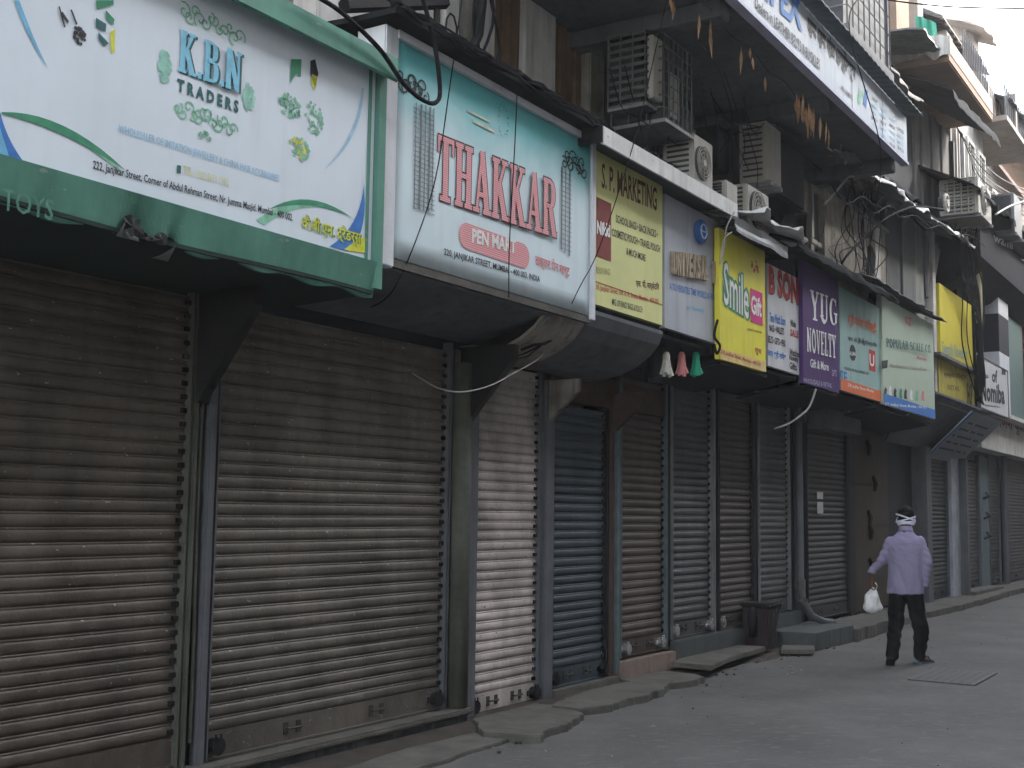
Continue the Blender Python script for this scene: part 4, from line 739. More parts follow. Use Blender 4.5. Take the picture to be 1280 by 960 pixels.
# hanging creeper of dried leaves along the slab edge
rr = random.Random(3); dl = thing('dried_garland', 'string of withered brown leaves hanging under the edge of the projecting slab', 'garland', (.5, 1.3, 5.7))
pts = [(.7+4.2*i/30, 1.33-.004*i, 5.64-.03*math.sin(i*.9)) for i in range(31)]; mk('string', MB().tube(pts, .004, 4), m_cable, dl)
m_leaf = mat('withered_leaf', (.3, .18, .1), .9, .4, 20, rnd=.2, bump=0)
for i in range(34):
    s = rr.choice([rr.uniform(.6, 4.7), rr.gauss(3.9, .25)]); L_ = rr.uniform(.12, .3); a = rr.uniform(-.03, .03); z = 5.64-rr.uniform(0, .12); o = 1.3+rr.uniform(-.05, .05); w_ = rr.uniform(.008, .018)
    mk('leaf', MB().add([(s, o, z), (s+w_, o+.01, z-L_*.4), (s+a, o, z-L_), (s-w_, o-.01, z-L_*.45)], [(0, 1, 3), (1, 2, 3)]), m_leaf, dl, recalc=False)
# tassels
for x, c, nm in ((833, (.5, .48, .43), 'white cloth tassel, leftmost of the three hanging under the silver-grey sign'), (852, (.55, .22, .22), 'pink cloth tassel, middle of the three hanging under the silver-grey sign'), (870, (.05, .4, .25), 'green cloth tassel, rightmost of the three hanging under the silver-grey sign')):
    oo = .62; a = on(x, 440, oo); z1 = a[1]; z0 = on(x, 471, oo)[1]; s = a[0]; t = thing('hanging_tassel', nm, 'tassel', (s, oo, z0), 'cloth tassels under the sign')
    mt = mat('tassel_'+nm.split()[0], c, .9, .2, 30); hb = MB(); h = z1-z0
    hb.tube([(s, oo, z1), (s, oo, z1-.02), (s, oo, z1-.05), (s, oo, z1-.085), (s, oo, z1-.105)], [.018, .03, .034, .028, .022], 10); mk('knot', hb, mt, t, smooth=True)
    for i in range(9):
        q = i*.698; d = .018 if i % 2 else .03; mk('strand', MB().tube([(s+.02*math.cos(q), oo+.02*math.sin(q), z1-.05), (s+d*math.cos(q), oo+d*math.sin(q), z1-h*.6), (s+d*2*math.cos(q)+.01, oo+d*1.6*math.sin(q), z0+random.uniform(0, .03))], [.011, .013, .016], 5), mt, t)
    mk('string', MB().tube([(s, oo, z1), (s, oo, z1+.3)], .003, 4), m_cable, t)
a = on(822, 450, .45); t = thing('hanging_lamp', 'dark cylindrical lantern hanging left of the three tassels', 'lantern', (a[0], .45, a[1])); mk('shade', MB().tube([(a[0], .45, a[1]-.2), (a[0], .45, a[1]-.17), (a[0], .45, a[1]+.15), (a[0], .45, a[1]+.22)], [.07, .09, .09, .04], 14), m_dark, t); mk('string', MB().tube([(a[0], .45, a[1]+.22), (a[0], .45, a[1]+.5)], .004, 4), m_cable, t)
# ---- third building: lower part
C3 = thing('shop_building', 'slate-shuttered shop building with the broad white pillar at the right of the photo', 'building', (13.3, 0, 0))
def R_(name, s0, s1, o0, o1, z0, z1, m, par=C3, bevel=0, **k): return mk(name, B(s0, s1, o0, o1, z0, z1), m, par, bevel=bevel, **k)
R_('wall', 13.3, 30, -.5, -.25, 0, 7.0, m_dark)
R_('pillar', 13.35, 13.68, -.2, .12, .08, 2.7, m_bgrey, bevel=.01)
R_('pillar', 15.24, 16.0, -.2, .1, .08, 2.7, mat('dull_white_paint', (.33, .34, .38), .7, .25, 4, streak=.5), bevel=.01, label='broad white pillar'); R_('post', 15.85, 15.98, .1, .24, .02, 2.6, m_bgrey)
R_('post', 17.9, 18.7, -.2, .06, .08, 2.75, m_cyan, label='peeling pale blue post'); mk('pipe', MB().tube([(20.25, .1, .12), (20.25, .1, 3.2)], .07, 8), m_bgrey, C3)
for z in (1.1, 1.5, 1.9): mk('hook', MB().tube([(18.2, .07, z), (18.3, .16, z+.05), (18.45, .07, z+.12)], .025, 5), m_black, C3)
R_('lintel', 13.3, 30, -.24, -.02, 2.65, 3.0, m_grey)
R_('step', 15.9, 18.5, .0, .35, .1, .16, m_conc)
mk('curved_soffit', MB().grid(lambda u, v: (11.3+3.8*u, .7*(1-v)**1.3, 3.42-.75*v), 6, 6, thick=(0, 0, .03)), m_grey, C3, label='pale plaster soffit sloping in under the dirty yellow sign')
R_('shelf', 11.9, 15.6, .1, .72, 4.05, 4.1, m_tin); R_('wall_panel', 11.9, 15.3, .3, .42, 3.4, 4.05, m_grey)
R_('wall_panel', 11.95, 15.6, -.2, -.1, 4.1, 7.0, m_black)
mk('hanging_rag', MB().grid(lambda u, v: (11.95+1.2*u*(1-.6*v), .5+.04*math.sin(u*12), 6.0-1.0*v), 14, 8), mat('grey_rag', (.2, .2, .21), .95, .3, 4), C3)
mk('conduit', MB().tube([(15.05, .7, 6.3), (15.05, .7, 5.0)], .06, 8), mat('cream_pipe', (.5, .45, .3), .6, .2, 6), C3); mk('conduit', MB().tube([(15.1, .7, 5.0), (15.1, .7, 3.9)], .045, 8), m_bgrey, C3)
s0, s1, _, _ = spx(1246, 1258, 345, 515, .62)
for z0, z1, m in ((6.25, 6.9, m_frw), (5.5, 6.25, m_frw), (4.75, 5.5, mat('dark_stripe', (.025, .025, .035))), (3.55, 4.75, m_frw)): R_('striped_pillar', s0, s1, .2, .62+.002*z0, z0, z1-.004, m)
R_('wall_panel', s0+1, 30, -.2, .3, 6.0, 7.0, m_plast); R_('sign_board', s1+.2, s1+2.4, .2, .5, 3.62, 6.1, mat('dull_teal_panel', (.12, .18, .17), .5, .2, 3)); R_('post', s1+2.4, s1+2.7, .2, .56, 3.62, 6.1, mat('dull_red_post', (.25, .03, .035), .5, .2, 4)); R_('wall_panel', s1+2.7, 30, .2, .5, 3.62, 6.1, m_cyan)
R_('sill', s0, 30, -.1, .6, 3.52, 3.6, m_white); R_('fascia', s0-.5, 30, -.05, .35, 2.85, 3.5, m_white)
tpx('गणेश बुक', C3, ink('dull_crimson', (.2, .05, .07)), .353, 1246, 538, 1281, 546, 24, bold=.01)
for i in range(3): R_('pale_panel', 15.7+i*.45, 16.05+i*.45, .0, .1, 3.9, 6.6, m_grey if i % 2 else m_black)
# ---- upper right: planks, black canopy, balconies
D4 = thing('tenement_building', 'hazy tenement with planked upper room, black canopy and stacked balconies, upper right', 'building', (8, 0, 7))
def T4(name, s0, s1, o0, o1, z0, z1, m, par=D4, bevel=0, **k): return mk(name, B(s0, s1, o0, o1, z0, z1), m, par, bevel=bevel, **k)
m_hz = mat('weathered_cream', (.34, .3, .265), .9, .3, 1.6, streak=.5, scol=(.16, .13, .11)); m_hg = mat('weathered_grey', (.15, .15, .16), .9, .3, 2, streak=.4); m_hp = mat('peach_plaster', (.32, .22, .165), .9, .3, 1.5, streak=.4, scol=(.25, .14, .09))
T4('wall', 6.9, 13.6, -.6, -.2, 6.0, 13.5, m_hg); T4('wall', 13.61, 15.9, -.6, -.1, 7, 10.8, m_hz)
a = on(1145, 160, .3)[0]; b = on(1188, 160, .3)[0]
for i in range(7):
    s0 = a+(b-a)*i/7; T4('wood_panel', s0+.02, a+(b-a)*(i+1)/7-.02, .2, .27+.03*(i % 2), 6.7, 8.5, mat('plank_grey', (.14, .13, .12), .8, .3, 3, rnd=.25, streak=.4), bevel=.01)
T4('wall_panel', a-3.0, a-.03, .05, .24, 6.3, 8.62, m_dark)
T4('gutter_pipe', b+.02, b+.12, .2, .34, 5.2, 8.4, m_black)
awning('black canopy sheet sloping out below the cream balcony, upper right', [(-.1, 8.7), (.5, 8.5), (1.05, 8.2), (1.15, 7.95)], 11.6, 15.1, m_tar, amp=.03, nu=30, seed=21, dz=.25)
awning('smaller grey canopy at the top of the fascia sign end', [(-.1, 9.0), (.9, 8.85)], 10.5, 12.2, m_tin, amp=.04, nu=16, seed=23)
BZ = 8.78
T4('balcony_slab', 11.7, 15.2, -.2, 1.0, BZ-.08, BZ+.06, m_hp, bevel=.02); T4('balcony_parapet', 11.7, 15.2, .9, 1.0, BZ+.06, BZ+.34, m_hz, bevel=.01); T4('balcony_end', 11.6, 11.7, -.2, 1.0, BZ, BZ+.34, m_hz)
for i in range(24): T4('rail_bar', 11.75+i*.145, 11.77+i*.145, .93, .95, BZ+.34, BZ+.95, m_hg) if i > 8 else None
T4('pillar', 13.9, 14.4, .2, .5, BZ+.06, 10.1, m_hz, bevel=.01); T4('pillar', 12.9, 13.3, .0, .25, BZ+.06, 10.6, m_hz, bevel=.01)
T4('doorway', 13.42, 14.5, -.2, -.05, BZ+.06, 11.0, m_dark); T4('wall_panel', 11.7, 12.5, -.15, .2, BZ, 10.4, m_hp)
def ribbed(label, s0, s1, o0, o1, z0, z1, m):
    t = thing('awning', label, 'awning', (s0, o0, z1), 'ribbed sunshades on the tenement'); mk('sheet', MB().grid(lambda u, v: (s0+(s1-s0)*u, o0+(o1-o0)*v, z1+(z0-z1)*v), 6, 3, thick=(0, 0, .03)), m, t)
    n = int((s1-s0)/.28)
    for i in range(n+1): s = s0+(s1-s0)*i/n; mk('rib', MB().poly([(o0, z1-.01), (o1, z0-.01), (o1, z0-.06), (o0, z1-.09)], .03, 's', s-.015), m_hg, t)
ribbed('ribbed sunshade over the lower balcony door, below the cream balcony pillars', 12.0, 13.6, -.1, .5, 9.1, 9.45, m_hz)
ribbed('ribbed sunshade at the top of the tenement near the sky', 13.4, 15.2, .0, .55, 10.15, 10.5, m_hz)
g = thing('hung_cloth', 'bright green cloth hung over the balcony rail', 'cloth', (13.2, 1.0, 9.3))
a_ = on(1156, 62, 1.02); mk('cloth', MB().grid(lambda u, v: (11.66+.03*math.sin(u*14), .5+.32*u+.04*v, 9.55-.2*u-.5*v+.04*math.sin(u*11)*v), 16, 8), mat('green_cloth', (.08, .36, .26), .9, .3, 4, bump=0), g)
g = thing('hung_cloth', 'white cloth hung over the balcony rail beside the green one', 'cloth', (14.0, 1.0, 9.0))
mk('cloth', MB().grid(lambda u, v: (11.57+.03*math.sin(u*16), .55+.5*u, 9.16-.1*u-.35*v+.05*math.sin(u*9)*v), 16, 6), m_white, g)
# caged balcony above the fascia
s0, s1, z0, z1 = spx(1060, 1113, 0, 60, 1.0)
t = cage('big hazy grey caged balcony at the top, above the fascia sign', 6.3, 8.2, -.2, 1.0, 7.35, 9.4, 8, 8, m=m_hg); T4('balcony_wall', 6.25, 8.25, .0, 1.03, 6.95, 7.35, m_hg)
for i in range(9): T4('shutter_board', 8.26, 8.3, -.1+i*.12, -.0+i*.12, 7.0, 9.6, m_hg)
awning('grey sheet roof sloping down beyond the caged balcony', [(-.1, 8.3), (.8, 7.7), (.9, 7.6)], 8.4, 10.2, mat('hazy_sheet', (.3, .28, .26), .8, .3, 3), amp=.05, nu=24, seed=31)
# white house with tall windows, then the hazy far tenements
def house(label, s0, s1, o, z0, z1, m, wins=3, wz=(7.2, 8.6), wm=None, roof=None, storeys=1, name='tenement_building'):
    t = thing(name, label, 'building', (s0, o, 0)); mk('wall', B(s0, s1, o-4, o, z0, z1), m, t)
    for k in range(storeys):
        for i in range(wins):
            w_ = (s1-s0)/wins; a = s0+w_*(i+.22); b = s0+w_*(i+.78); za, zb_ = wz[0]+k*3.0, wz[1]+k*3.0
            f = mk('window', MB().box(a-.06, b+.06, o+.001, o+.07, za-.08, za).box(a-.06, b+.06, o+.001, o+.07, zb_, zb_+.08).box(a-.06, a, o+.001, o+.07, za, zb_).box(b, b+.06, o+.001, o+.07, za, zb_).box((a+b)/2-.02, (a+b)/2+.02, o+.001, o+.05, za, zb_), wm or m_white, t); mk('pane', B(a, b, o+.002, o+.02, za, zb_), m_glass, f)
    if roof: mk('roof', MB().poly([(o+.9, z1-.25), (o+.9, z1-.18), (o-.5, z1+.35), (o-4, z1+.35), (o-4, z1), (o-.1, z1)], s1-s0+.4, 's', s0-.2), roof, t)
    return t
house('white house with tall narrow windows behind the big air conditioner', 15.2, 18.2, .25, 6.9, 9.4, m_white, 3, (7.45, 8.8))
E5 = house('hazy grey tenement with dark awnings stepping down against the sky', 16, 20.6, -.3, 9.4, 10.9, m_hz, 3, (9.7, 10.6), m_hg)
awning('grey canopy of the hazy tenement, uppermost at the sky', [(-.3, 10.95), (.55, 10.45)], 15.6, 17.6, m_hg, amp=.04, nu=12, seed=41); awning('dark canopy of the hazy tenement, second from the sky', [(-.3, 10.5), (.95, 9.9)], 17.6, 20.3, mat('haze_slate', (.14, .16, .19), .8, .2, 3), amp=.05, nu=12, seed=42)
awning('pale sloping canopy on its own against the sky', [(-.9, 12.75), (.1, 12.3)], 19.6, 20.9, m_hz, amp=.04, nu=10, seed=43)
mk('water_tank', MB().tube([(20.4, -.6, 12.0), (20.4, -.6, 12.7)], .4, 12), m_hz, E5); mk('stair_room', B(19.9, 21.2, -1.6, -.4, 10.9, 12.3), m_hz, E5)
mk('balcony_slab', B(17.2, 20.4, -.3, .9, 9.35, 9.45), m_hz, E5); mk('balcony_post', B(18.2, 18.35, .75, .9, 9.45, 10.2), m_hz, E5); mk('balcony_post', B(20.2, 20.4, .75, .9, 7.2, 10.6), m_hg, E5)
for i in range(14): mk('rail_bar', B(17.3+i*.22, 17.33+i*.22, .84, .87, 9.45, 10.1), m_hg, E5)
for i in range(7): mk('hung_board', B(16.3+i*.3, 16.55+i*.3, .5, .6, 9.5+.1*(i % 3), 10.1), m_hg if i % 2 else m_hz, E5)
house('cream tenement with window bands behind the cables at the right edge', 20.9, 28, -.2, 6.0, 9.9, m_hz, 5, (7.6, 9.0), m_white)
awning('sloping peach-coloured roof edge at the far right', [(-.3, 10.2), (.5, 9.7)], 21.4, 26, m_hp, amp=.03, nu=10, seed=44)
# far brick tenement closing the view
fb = thing('tenement_building', 'pale hazy brick tenement closing the view at the far right', 'building', (21, 47, 0), rz=math.radians(-8), world=True)
def loc(name, mb, m, par, **k): return mk(name, mb, m, par, local=True, **k)
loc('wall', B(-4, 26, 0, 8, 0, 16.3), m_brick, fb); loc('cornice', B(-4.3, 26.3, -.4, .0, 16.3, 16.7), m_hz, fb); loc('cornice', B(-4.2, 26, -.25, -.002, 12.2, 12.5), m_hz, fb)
wmesh = None
for k in range(5):
    for i in range(9):
        wb = loc('window', MB().box(-2.5+i*3, -1.2+i*3, -.12, -.002, 1.2+k*3, 3.0+k*3), m_hg, fb) if wmesh is None else inst(wmesh, fb, ((i)*3.0, 0, k*3.0)); wmesh = wmesh or wb
        ps = loc('pane', B(-2.35, -1.35, -.14, -.125, 1.35, 2.85), m_glass, wb) if k == 0 and i == 0 else inst(ps, wb, (0, 0, 0))
# air conditioners on the right
s0, s1, z0, z1 = spx(1222, 1238, 221, 264, 1.15); ac('big white air conditioner with a wire guard, above the crumpled roof end', s0, s1, 1.15, z0, z1-z0, dep=.62)
s0c = s0; gb = MB()
for i in range(6): gb.tube([(s0c-.03, .56+.55*i/5, z0), (s0c-.03, .56+.55*i/5, z1)], .014, 4)
for i in range(5): gb.tube([(s0c-.03, .56, z0+(z1-z0)*i/4), (s0c-.03, 1.11, z0+(z1-z0)*i/4)], .014, 4)
t = thing('wire_guard', 'wire grid over the side of the big white air conditioner', 'wire guard', (s0c-.03, .56, z0)); mk('wires', gb, m_acw, t)
s0, s1, z0, z1 = spx(1267, 1276, 240, 288, 1.2); ac('dark-sided air conditioner at the right edge above the hanging box sign', s0, s1, 1.2, z0, z1-z0, dep=.7, fan=False, m=m_tin); mk('dark_side', B(s0-.02, s0-.014, .55, 1.15, z0+.05, z1-.05), m_acd, C3)
t = thing('exhaust_fan', 'small round white fan just left of the big air conditioner', 'fan', (12.5, .9, 6.8)); c = on(1183, 254, 1.0)
rg = MB().tube([(c[0]+.13*math.cos(q*.52), 1.0, c[1]+.13*math.sin(q*.52)) for q in range(13)], .025, 6, cap=False); mk('ring', rg, m_acw, t); mk('hub', MB().tube([(c[0], .98, c[1]), (c[0], 1.03, c[1])], .06, 10), m_acw, t); mk('back', MB().tube([(c[0], .9, c[1]), (c[0], .97, c[1])], .12, 12), m_acd, t)
awning('dark sagging roof edge carrying the two right air conditioners', [(.0, 7.5), (.7, 7.15), (1.15, 6.95), (1.2, 6.85)], 12.6, 22, m_tar, amp=.06, nu=60, seed=51, dz=.2)
# strip lamp and scraps under the slab end
t = thing('strip_lamp', 'unlit pale tube lamp on a bracket under the far end of the projecting slab', 'lamp', (6.6, .8, 5.5)); c = on(1062, 200, .9); c2 = on(1088, 192, .9)
mk('tube', MB().tube([(c[0]-.3, .9, c[1]), (c2[0], .9, c2[1]-.12)], .02, 8), m_acw, t); mk('tray', MB().tube([(c[0]-.35, .9, c[1]+.04), (c2[0]+.1, .9, c2[1]-.07)], .03, 4), m_tin, t); mk('bracket', MB().tube([(c[0], .9, c[1]), (c[0]+.1, .85, 5.72)], .012, 4), m_tin, t)
rr = random.Random(8); sb = MB()
for i in range(40):
    p = on(rr.gauss(1065, 14), rr.gauss(190, 7), .95); d = Vector((rr.uniform(-1, 1), rr.uniform(-.4, .4), rr.uniform(-.6, .6)))*rr.uniform(.04, .13); q = Vector((p[0], .95+rr.uniform(-.1, .1), p[1])); w_ = Vector((.01, .01, .02)); sb.add([q-d, q+d, q+d+w_, q-d+w_], [(0, 1, 2, 3)])
mk('cable_scraps', sb, mat('pale_scraps', (.38, .33, .28)), kind='stuff')
# clutter of small cabinets and boards on the dark wall of the recess
for i, (s, o_, z, w_, d_, h_, m) in enumerate([(2.9, .1, 5.0, .5, .2, .5, m_grey), (3.9, .1, 5.1, .3, .25, .45, m_dark), (4.4, .15, 4.95, .25, .1, .6, m_tin), (5.7, .2, 4.7, .4, .2, .5, m_dark), (6.1, .3, 5.1, .2, .2, .4, m_plast), (3.2, .0, 5.45, .8, .1, .08, m_tin), (4.6, .0, 5.5, 1.2, .06, .05, m_tin)]):
    mk('wall_box', B(s, s+w_, -.06, o_+d_, z, z+h_), m, B2, bevel=.01)
# ---- cables
def cab(label, pts, r=.008, m=None, o=None, name='cable', cat='cable', grp='overhead cables'):
    """pts: (px, py, offset) smoothed"""
    P_ = [Vector((on(x, y, q)[0], q, on(x, y, q)[1])) for x, y, q in pts]; out = []
    for i in range(len(P_)-1):
        p0, p1, p2, p3 = P_[max(i-1, 0)], P_[i], P_[i+1], P_[min(i+2, len(P_)-1)]
        for k in range(6): t = k/6; out.append(.5*((2*p1)+(p2-p0)*t+(2*p0-5*p1+4*p2-p3)*t*t+(3*p1-p0-3*p2+p3)*t**3))
    out.append(P_[-1]); a = out[0]
    return mk(name, MB().tube(out, r, 6), m or m_cable, None, at=(a.x, a.y, a.z), smooth=True, label=label, cat=cat, group=grp)
cab('thick black cable looping down over the corner between the two biggest signs', [(395, -5, .95), (430, 18, .95), (475, 62, .92), (505, 105, .9), (530, 126, .9), (545, 128, .9), (550, 112, .9), (544, 60, .92), (528, -5, .95)], .014)
cab('thin cable running down across the left of the teal sign', [(578, -5, .95), (562, 110, .84), (545, 220, .83), (520, 300, .82), (490, 365, .6), (462, 385, .2)], .004)
cab('thin cable running down the middle of the teal sign', [(650, -5, 1.0), (645, 150, .84), (637, 300, .83), (636, 372, .83)], .004)
cab('thin slack wire in front of the pale yellow sign and the teal frame', [(835, -5, 1.3), (820, 60, 1.15), (795, 168, 1.0), (770, 250, .9), (745, 320, .85), (724, 360, .85), (703, 405, .6)], .004)
cab('thin pale wire drooping in front of the brackets below the teal sign', [(515, 466, .05), (545, 484, .3), (575, 490, .5), (610, 483, .55), (640, 468, .55), (668, 452, .5), (680, 442, .45)], .005, m_cablew)
cab('pale cable curling below the purple sign', [(1020, 486, .8), (1012, 508, .75), (1000, 520, .7), (985, 530, .6), (968, 536, .5)], .012, m_cablew)
cab('thick dark cable arching over the stained mezzanine wall', [(1052, 330, .85), (1060, 318, .9), (1080, 298, .95), (1105, 275, 1.1), (1130, 262, 1.15), (1150, 258, 1.15), (1180, 262, 1.15)], .014)
cab('straight sagging wire crossing the white sky at the top right', [(1110, 0, 2.0), (1150, 5, 2.3), (1200, 9, 2.6), (1290, 11, 3.2)], .008)
cab('thin wire hanging down from the fascia sign end', [(1075, -5, 1.7), (1062, 40, 1.7), (1100, 180, 1.6), (1096, 250, 1.2)], .006)
cab('pale bent conduit on the roof above the plaster wall', [(1030, 256, .8), (1045, 240, .85), (1060, 222, .9), (1072, 221, .9)], .014, m_cablew)
cab('thick pale conduit crossing below the dark air conditioner at the right edge', [(1245, 268, 1.3), (1262, 258, 1.35), (1285, 250, 1.45)], .02, m_cablew)
for k in range(6):
    cab('dark cable in the drooping bundle beside the yellow signs', [(1190+k*2, 292+k, .95), (1198+k, 330+k*4, .8), (1208+k*2, 365-k*3, .8), (1222+k*.6, 395, .8), (1228-k, 440, .8), (1231-k*2, 480, .75), (1219+k*2, 500+k, .7)], .012+.004*(k % 2))
for k in range(4):
    cab('wire sagging across the stained plaster wall', [(1060+k*14, 250+k*3, .6), (1066+k*11, 290+k*6, .58), (1070+k*9, 330+k*2, .57), (1062+k*10, 350+k*3, .6)], .006)
for k in range(7):
    cab('sagging wire strung before the far white house', [(1196+k*3, 160+k*5, .9), (1225, 200+k*7, .9), (1255, 225+k*6, .9), (1290, 240+k*7, .9)], .008, m_cable if k % 2 else m_cablew)
for k in range(3):
    cab('wire hanging down before the dark recess under the slab', [(880+k*25, 60+k*30, 1.2), (900+k*18, 90+k*38, 1.0), (915+k*16, 150+k*30, .9), (900+k*22, 190+k*28, .9)], .004)
cab('loop of pale cable at the awning corner by the silver-grey sign', [(918, 265, 1.0), (908, 285, .95), (905, 310, .9), (900, 330, .9), (905, 300, .95), (915, 290, 1)], .007, m_cablew)
cab('knotted dark cable hanging beside the bright yellow sign', [(897, 400, .85), (893, 420, .85), (900, 432, .87), (896, 442, .86), (893, 430, .85)], .012)
rr = random.Random(12)
for k in range(12):
    x0 = rr.uniform(1030, 1100); cab('tangled wire hanging against the stained mezzanine wall', [(x0, rr.uniform(225, 260), .7), (x0+rr.uniform(-12, 12), rr.uniform(265, 300), .62), (x0+rr.uniform(-20, 20), rr.uniform(305, 330), .66), (x0+rr.uniform(-10, 22), rr.uniform(335, 362), .8)], rr.choice((.004, .005, .008)))
for k in range(9):
    x0 = rr.uniform(1195, 1222); cab('dark cable hanging in the drooping bundle under the crumpled roof end', [(x0, 285+rr.uniform(-6, 6), 1.0), (x0+rr.uniform(-6, 10), 325, .85), (x0+rr.uniform(-2, 14), 370, .8), (min(1232, x0+rr.uniform(4, 16)), 430, .8), (1226+rr.uniform(-6, 6), 500, .72)], rr.choice((.01, .014)))
for k in range(8):
    x0 = rr.uniform(760, 990); cab('thin wire looping through the dark recess above the signs', [(x0, rr.uniform(60, 130), .6), (x0+rr.uniform(10, 30), rr.uniform(120, 190), .7), (x0+rr.uniform(20, 50), rr.uniform(130, 200), .8), (x0+rr.uniform(50, 90), rr.uniform(150, 215), .7)], .005)
for k in range(5):
    x0 = 1040+k*33; cab('cable draped along the crumpled roof strip', [(x0, 232+k*12, 1.02), (x0+18, 250+k*10+rr.uniform(0, 8), 1.12), (x0+40, 246+k*12, 1.1), (x0+60, 268+k*10, 1.08)], rr.choice((.005, .009)), m_cable)
t = thing('service_pipe', 'grey service pipe wrapped in cables in front of the first building upper wall', 'pipe', (-.2, .2, 4.4)); c0 = on(585, 110, .3); 
mk('pipe', MB().tube([(c0[0], .3, 4.4), (c0[0], .3, 7.5)], .075, 12), m_conc, t, smooth=True)
for k in range(5): mk('cable', MB().tube([(c0[0]+.1*math.sin(i*.7+k*1.3)+.05*k-.1, .42+.03*math.cos(i+k), 4.45+i*.14) for i in range(20)], .009+.003*(k % 2), 5), m_cable, t)
mk('cable', MB().tube([(c0[0]-.25, .4, 4.5), (c0[0]-.05, .42, 4.9), (c0[0]+.05, .42, 5.6)], .035, 6), m_cable, t)
t = thing('overhead_beam', 'dark steel beam crossing at the very top above the two biggest signs', 'beam', (-2.4, .7, 5.1)); a = on(430, 7, .6); b = on(556, 3, .6)
mk('beam', MB().tube([(a[0], .6, a[1]), (b[0], .6, b[1])], .045, 6), m_black, t); mk('hanger', MB().tube([(b[0]-.1, .6, b[1]), (b[0]-.12, .62, 4.5)], .015, 5), m_black, t); mk('cable_loop', MB().tube([(b[0]-.03+.09*math.cos(q*.6)+.01*q, .66, b[1]-.25+.16*math.sin(q*.6)) for q in range(12)], .007, 5), m_cable, t)
# ---- bin
a, b = og(942, 803, .1); t = thing('waste_bin', 'dark brown square waste bin with a handled lid standing at the shop front', 'bin', (a, b, .05))
m_bin = mat('dark_bin_plastic', (.035, .027, .03), .45, .3, 6, streak=.2, scol=(.1, .09, .08)); a = 5.35; b = .2; h = .5
mk('body', MB().add([(a-.13, b-.13, .06), (a+.13, b-.13, .06), (a+.13, b+.14, .06), (a-.13, b+.14, .06), (a-.15, b-.14, h), (a+.15, b-.14, h), (a+.15, b+.16, h), (a-.15, b+.16, h)], [(0, 1, 2, 3), (4, 5, 6, 7), (0, 1, 5, 4), (1, 2, 6, 5), (2, 3, 7, 6), (3, 0, 4, 7)]), m_bin, t, bevel=.015)
mk('lid', B(a-.17, a+.17, b-.16, b+.18, h+.003, h+.06), m_black, t, bevel=.02); mk('handle', MB().tube([(a+.15, b+.1, h+.03), (a+.34, b+.12, h+.03), (a+.31, b+.12, h-.06), (a+.22, b+.12, h-.14), (a+.2, b+.12, h-.2)], .016, 6), m_black, t)
mk('side_bag', MB().tube([(a-.2, b, .2), (a-.2, b, .4), (a-.18, b, .52)], [.05, .06, .03], 8), m_black, t, smooth=True)
for i in range(3): mk('rib', B(a-.08+i*.08, a-.068+i*.08, b+.155, b+.165, .12, h-.03), m_bin, t)
# ---- the row of houses across the street (outside the picture, keeps the sky light out as in the real lane)
OP = thing('opposite_building', 'long plastered row of houses on the other side of the street', 'building', (-14, 7.4, 0))
mk('wall', B(-16, 60, 7.4, 9, 0, 12), mat('opposite_plaster', (.25, .235, .22), .9, .3, 1.5), OP)
for i in range(18):
    for k in range(4):
        s = -14+i*4.1; z = .3 if k == 0 else 1.2+k*2.9
        w_ = mk('shutter' if k == 0 else 'window', B(s, s+(2.6 if k == 0 else 1.2), 7.36, 7.398, z, z+(2.5 if k == 0 else 1.5)), m_sh7 if k == 0 else m_hg, OP)
        if k: mk('pane', B(s+.08, s+1.12, 7.345, 7.358, z+.08, z+1.42), m_glass, w_)
    if i < 17: mk('ledge', B(s-.8, s+3.2, 7.1, 7.398, 3.1, 3.2), m_grey, OP)
# ------------------------------------------------------------------ the walking man
def blob(name, prims, vox, m, parent, lofts=(), smooth_it=3, disp=None, cutz=None):
    bm = bmesh.new()
    for p0, r0, p1, r1, sc in prims:
        p0, p1 = Vector(p0), Vector(p1); L_ = (p1-p0).length; n = max(1, int(L_/(min(r0, r1)*.35)))
        for i in range(n+1):
            f = i/n; c = p0.lerp(p1, f); r = r0+(r1-r0)*f
            bmesh.ops.create_icosphere(bm, subdivisions=2, radius=1, matrix=Matrix.Translation(c) @ Matrix.Diagonal((r*sc[0], r*sc[1], r*sc[2], 1)))
            if L_ == 0: break
    for rings in lofts:                      # rings: (cx, cy, cz, rx, ry)
        K = 28; vs = []
        for cx, cy, cz, a, b in rings: vs.append([bm.verts.new((cx+a*math.cos(q*2*math.pi/K), cy+b*math.sin(q*2*math.pi/K), cz)) for q in range(K)])
        for A_, B_ in zip(vs, vs[1:]):
            for q in range(K): bm.faces.new((A_[q], A_[(q+1) % K], B_[(q+1) % K], B_[q]))
        bm.faces.new(vs[0][::-1]); bm.faces.new(vs[-1])
    me = bpy.data.meshes.new(name); bm.to_mesh(me); bm.free()
    ob = bpy.data.objects.new(name, me); COL.objects.link(ob)
    r = ob.modifiers.new('r', 'REMESH'); r.mode = 'VOXEL'; r.voxel_size = vox
    s = ob.modifiers.new('s', 'SMOOTH'); s.iterations = smooth_it; s.factor = .6
    me2 = bpy.data.meshes.new_from_object(ob.evaluated_get(bpy.context.evaluated_depsgraph_get()))
    bpy.data.objects.remove(ob)
    if disp:
        me2.update()
        nr = [v.normal.copy() for v in me2.vertices]
        for v, n in zip(me2.vertices, nr): v.co += n*disp(v.co)
    me2.materials.clear(); me2.materials.append(m)
    for p in me2.polygons: p.use_smooth = True
    o = bpy.data.objects.new(name, me2); o.parent = parent; COL.objects.link(o); return o
gx = CP.x; d = ray(1134, 831); g0 = CP + d*((0-CAMH)/d.z)
man = thing('person', 'man in a lavender shirt and black trousers walking away down the street', 'person', (g0.x, g0.y, 0), rz=math.radians(-14), world=True)
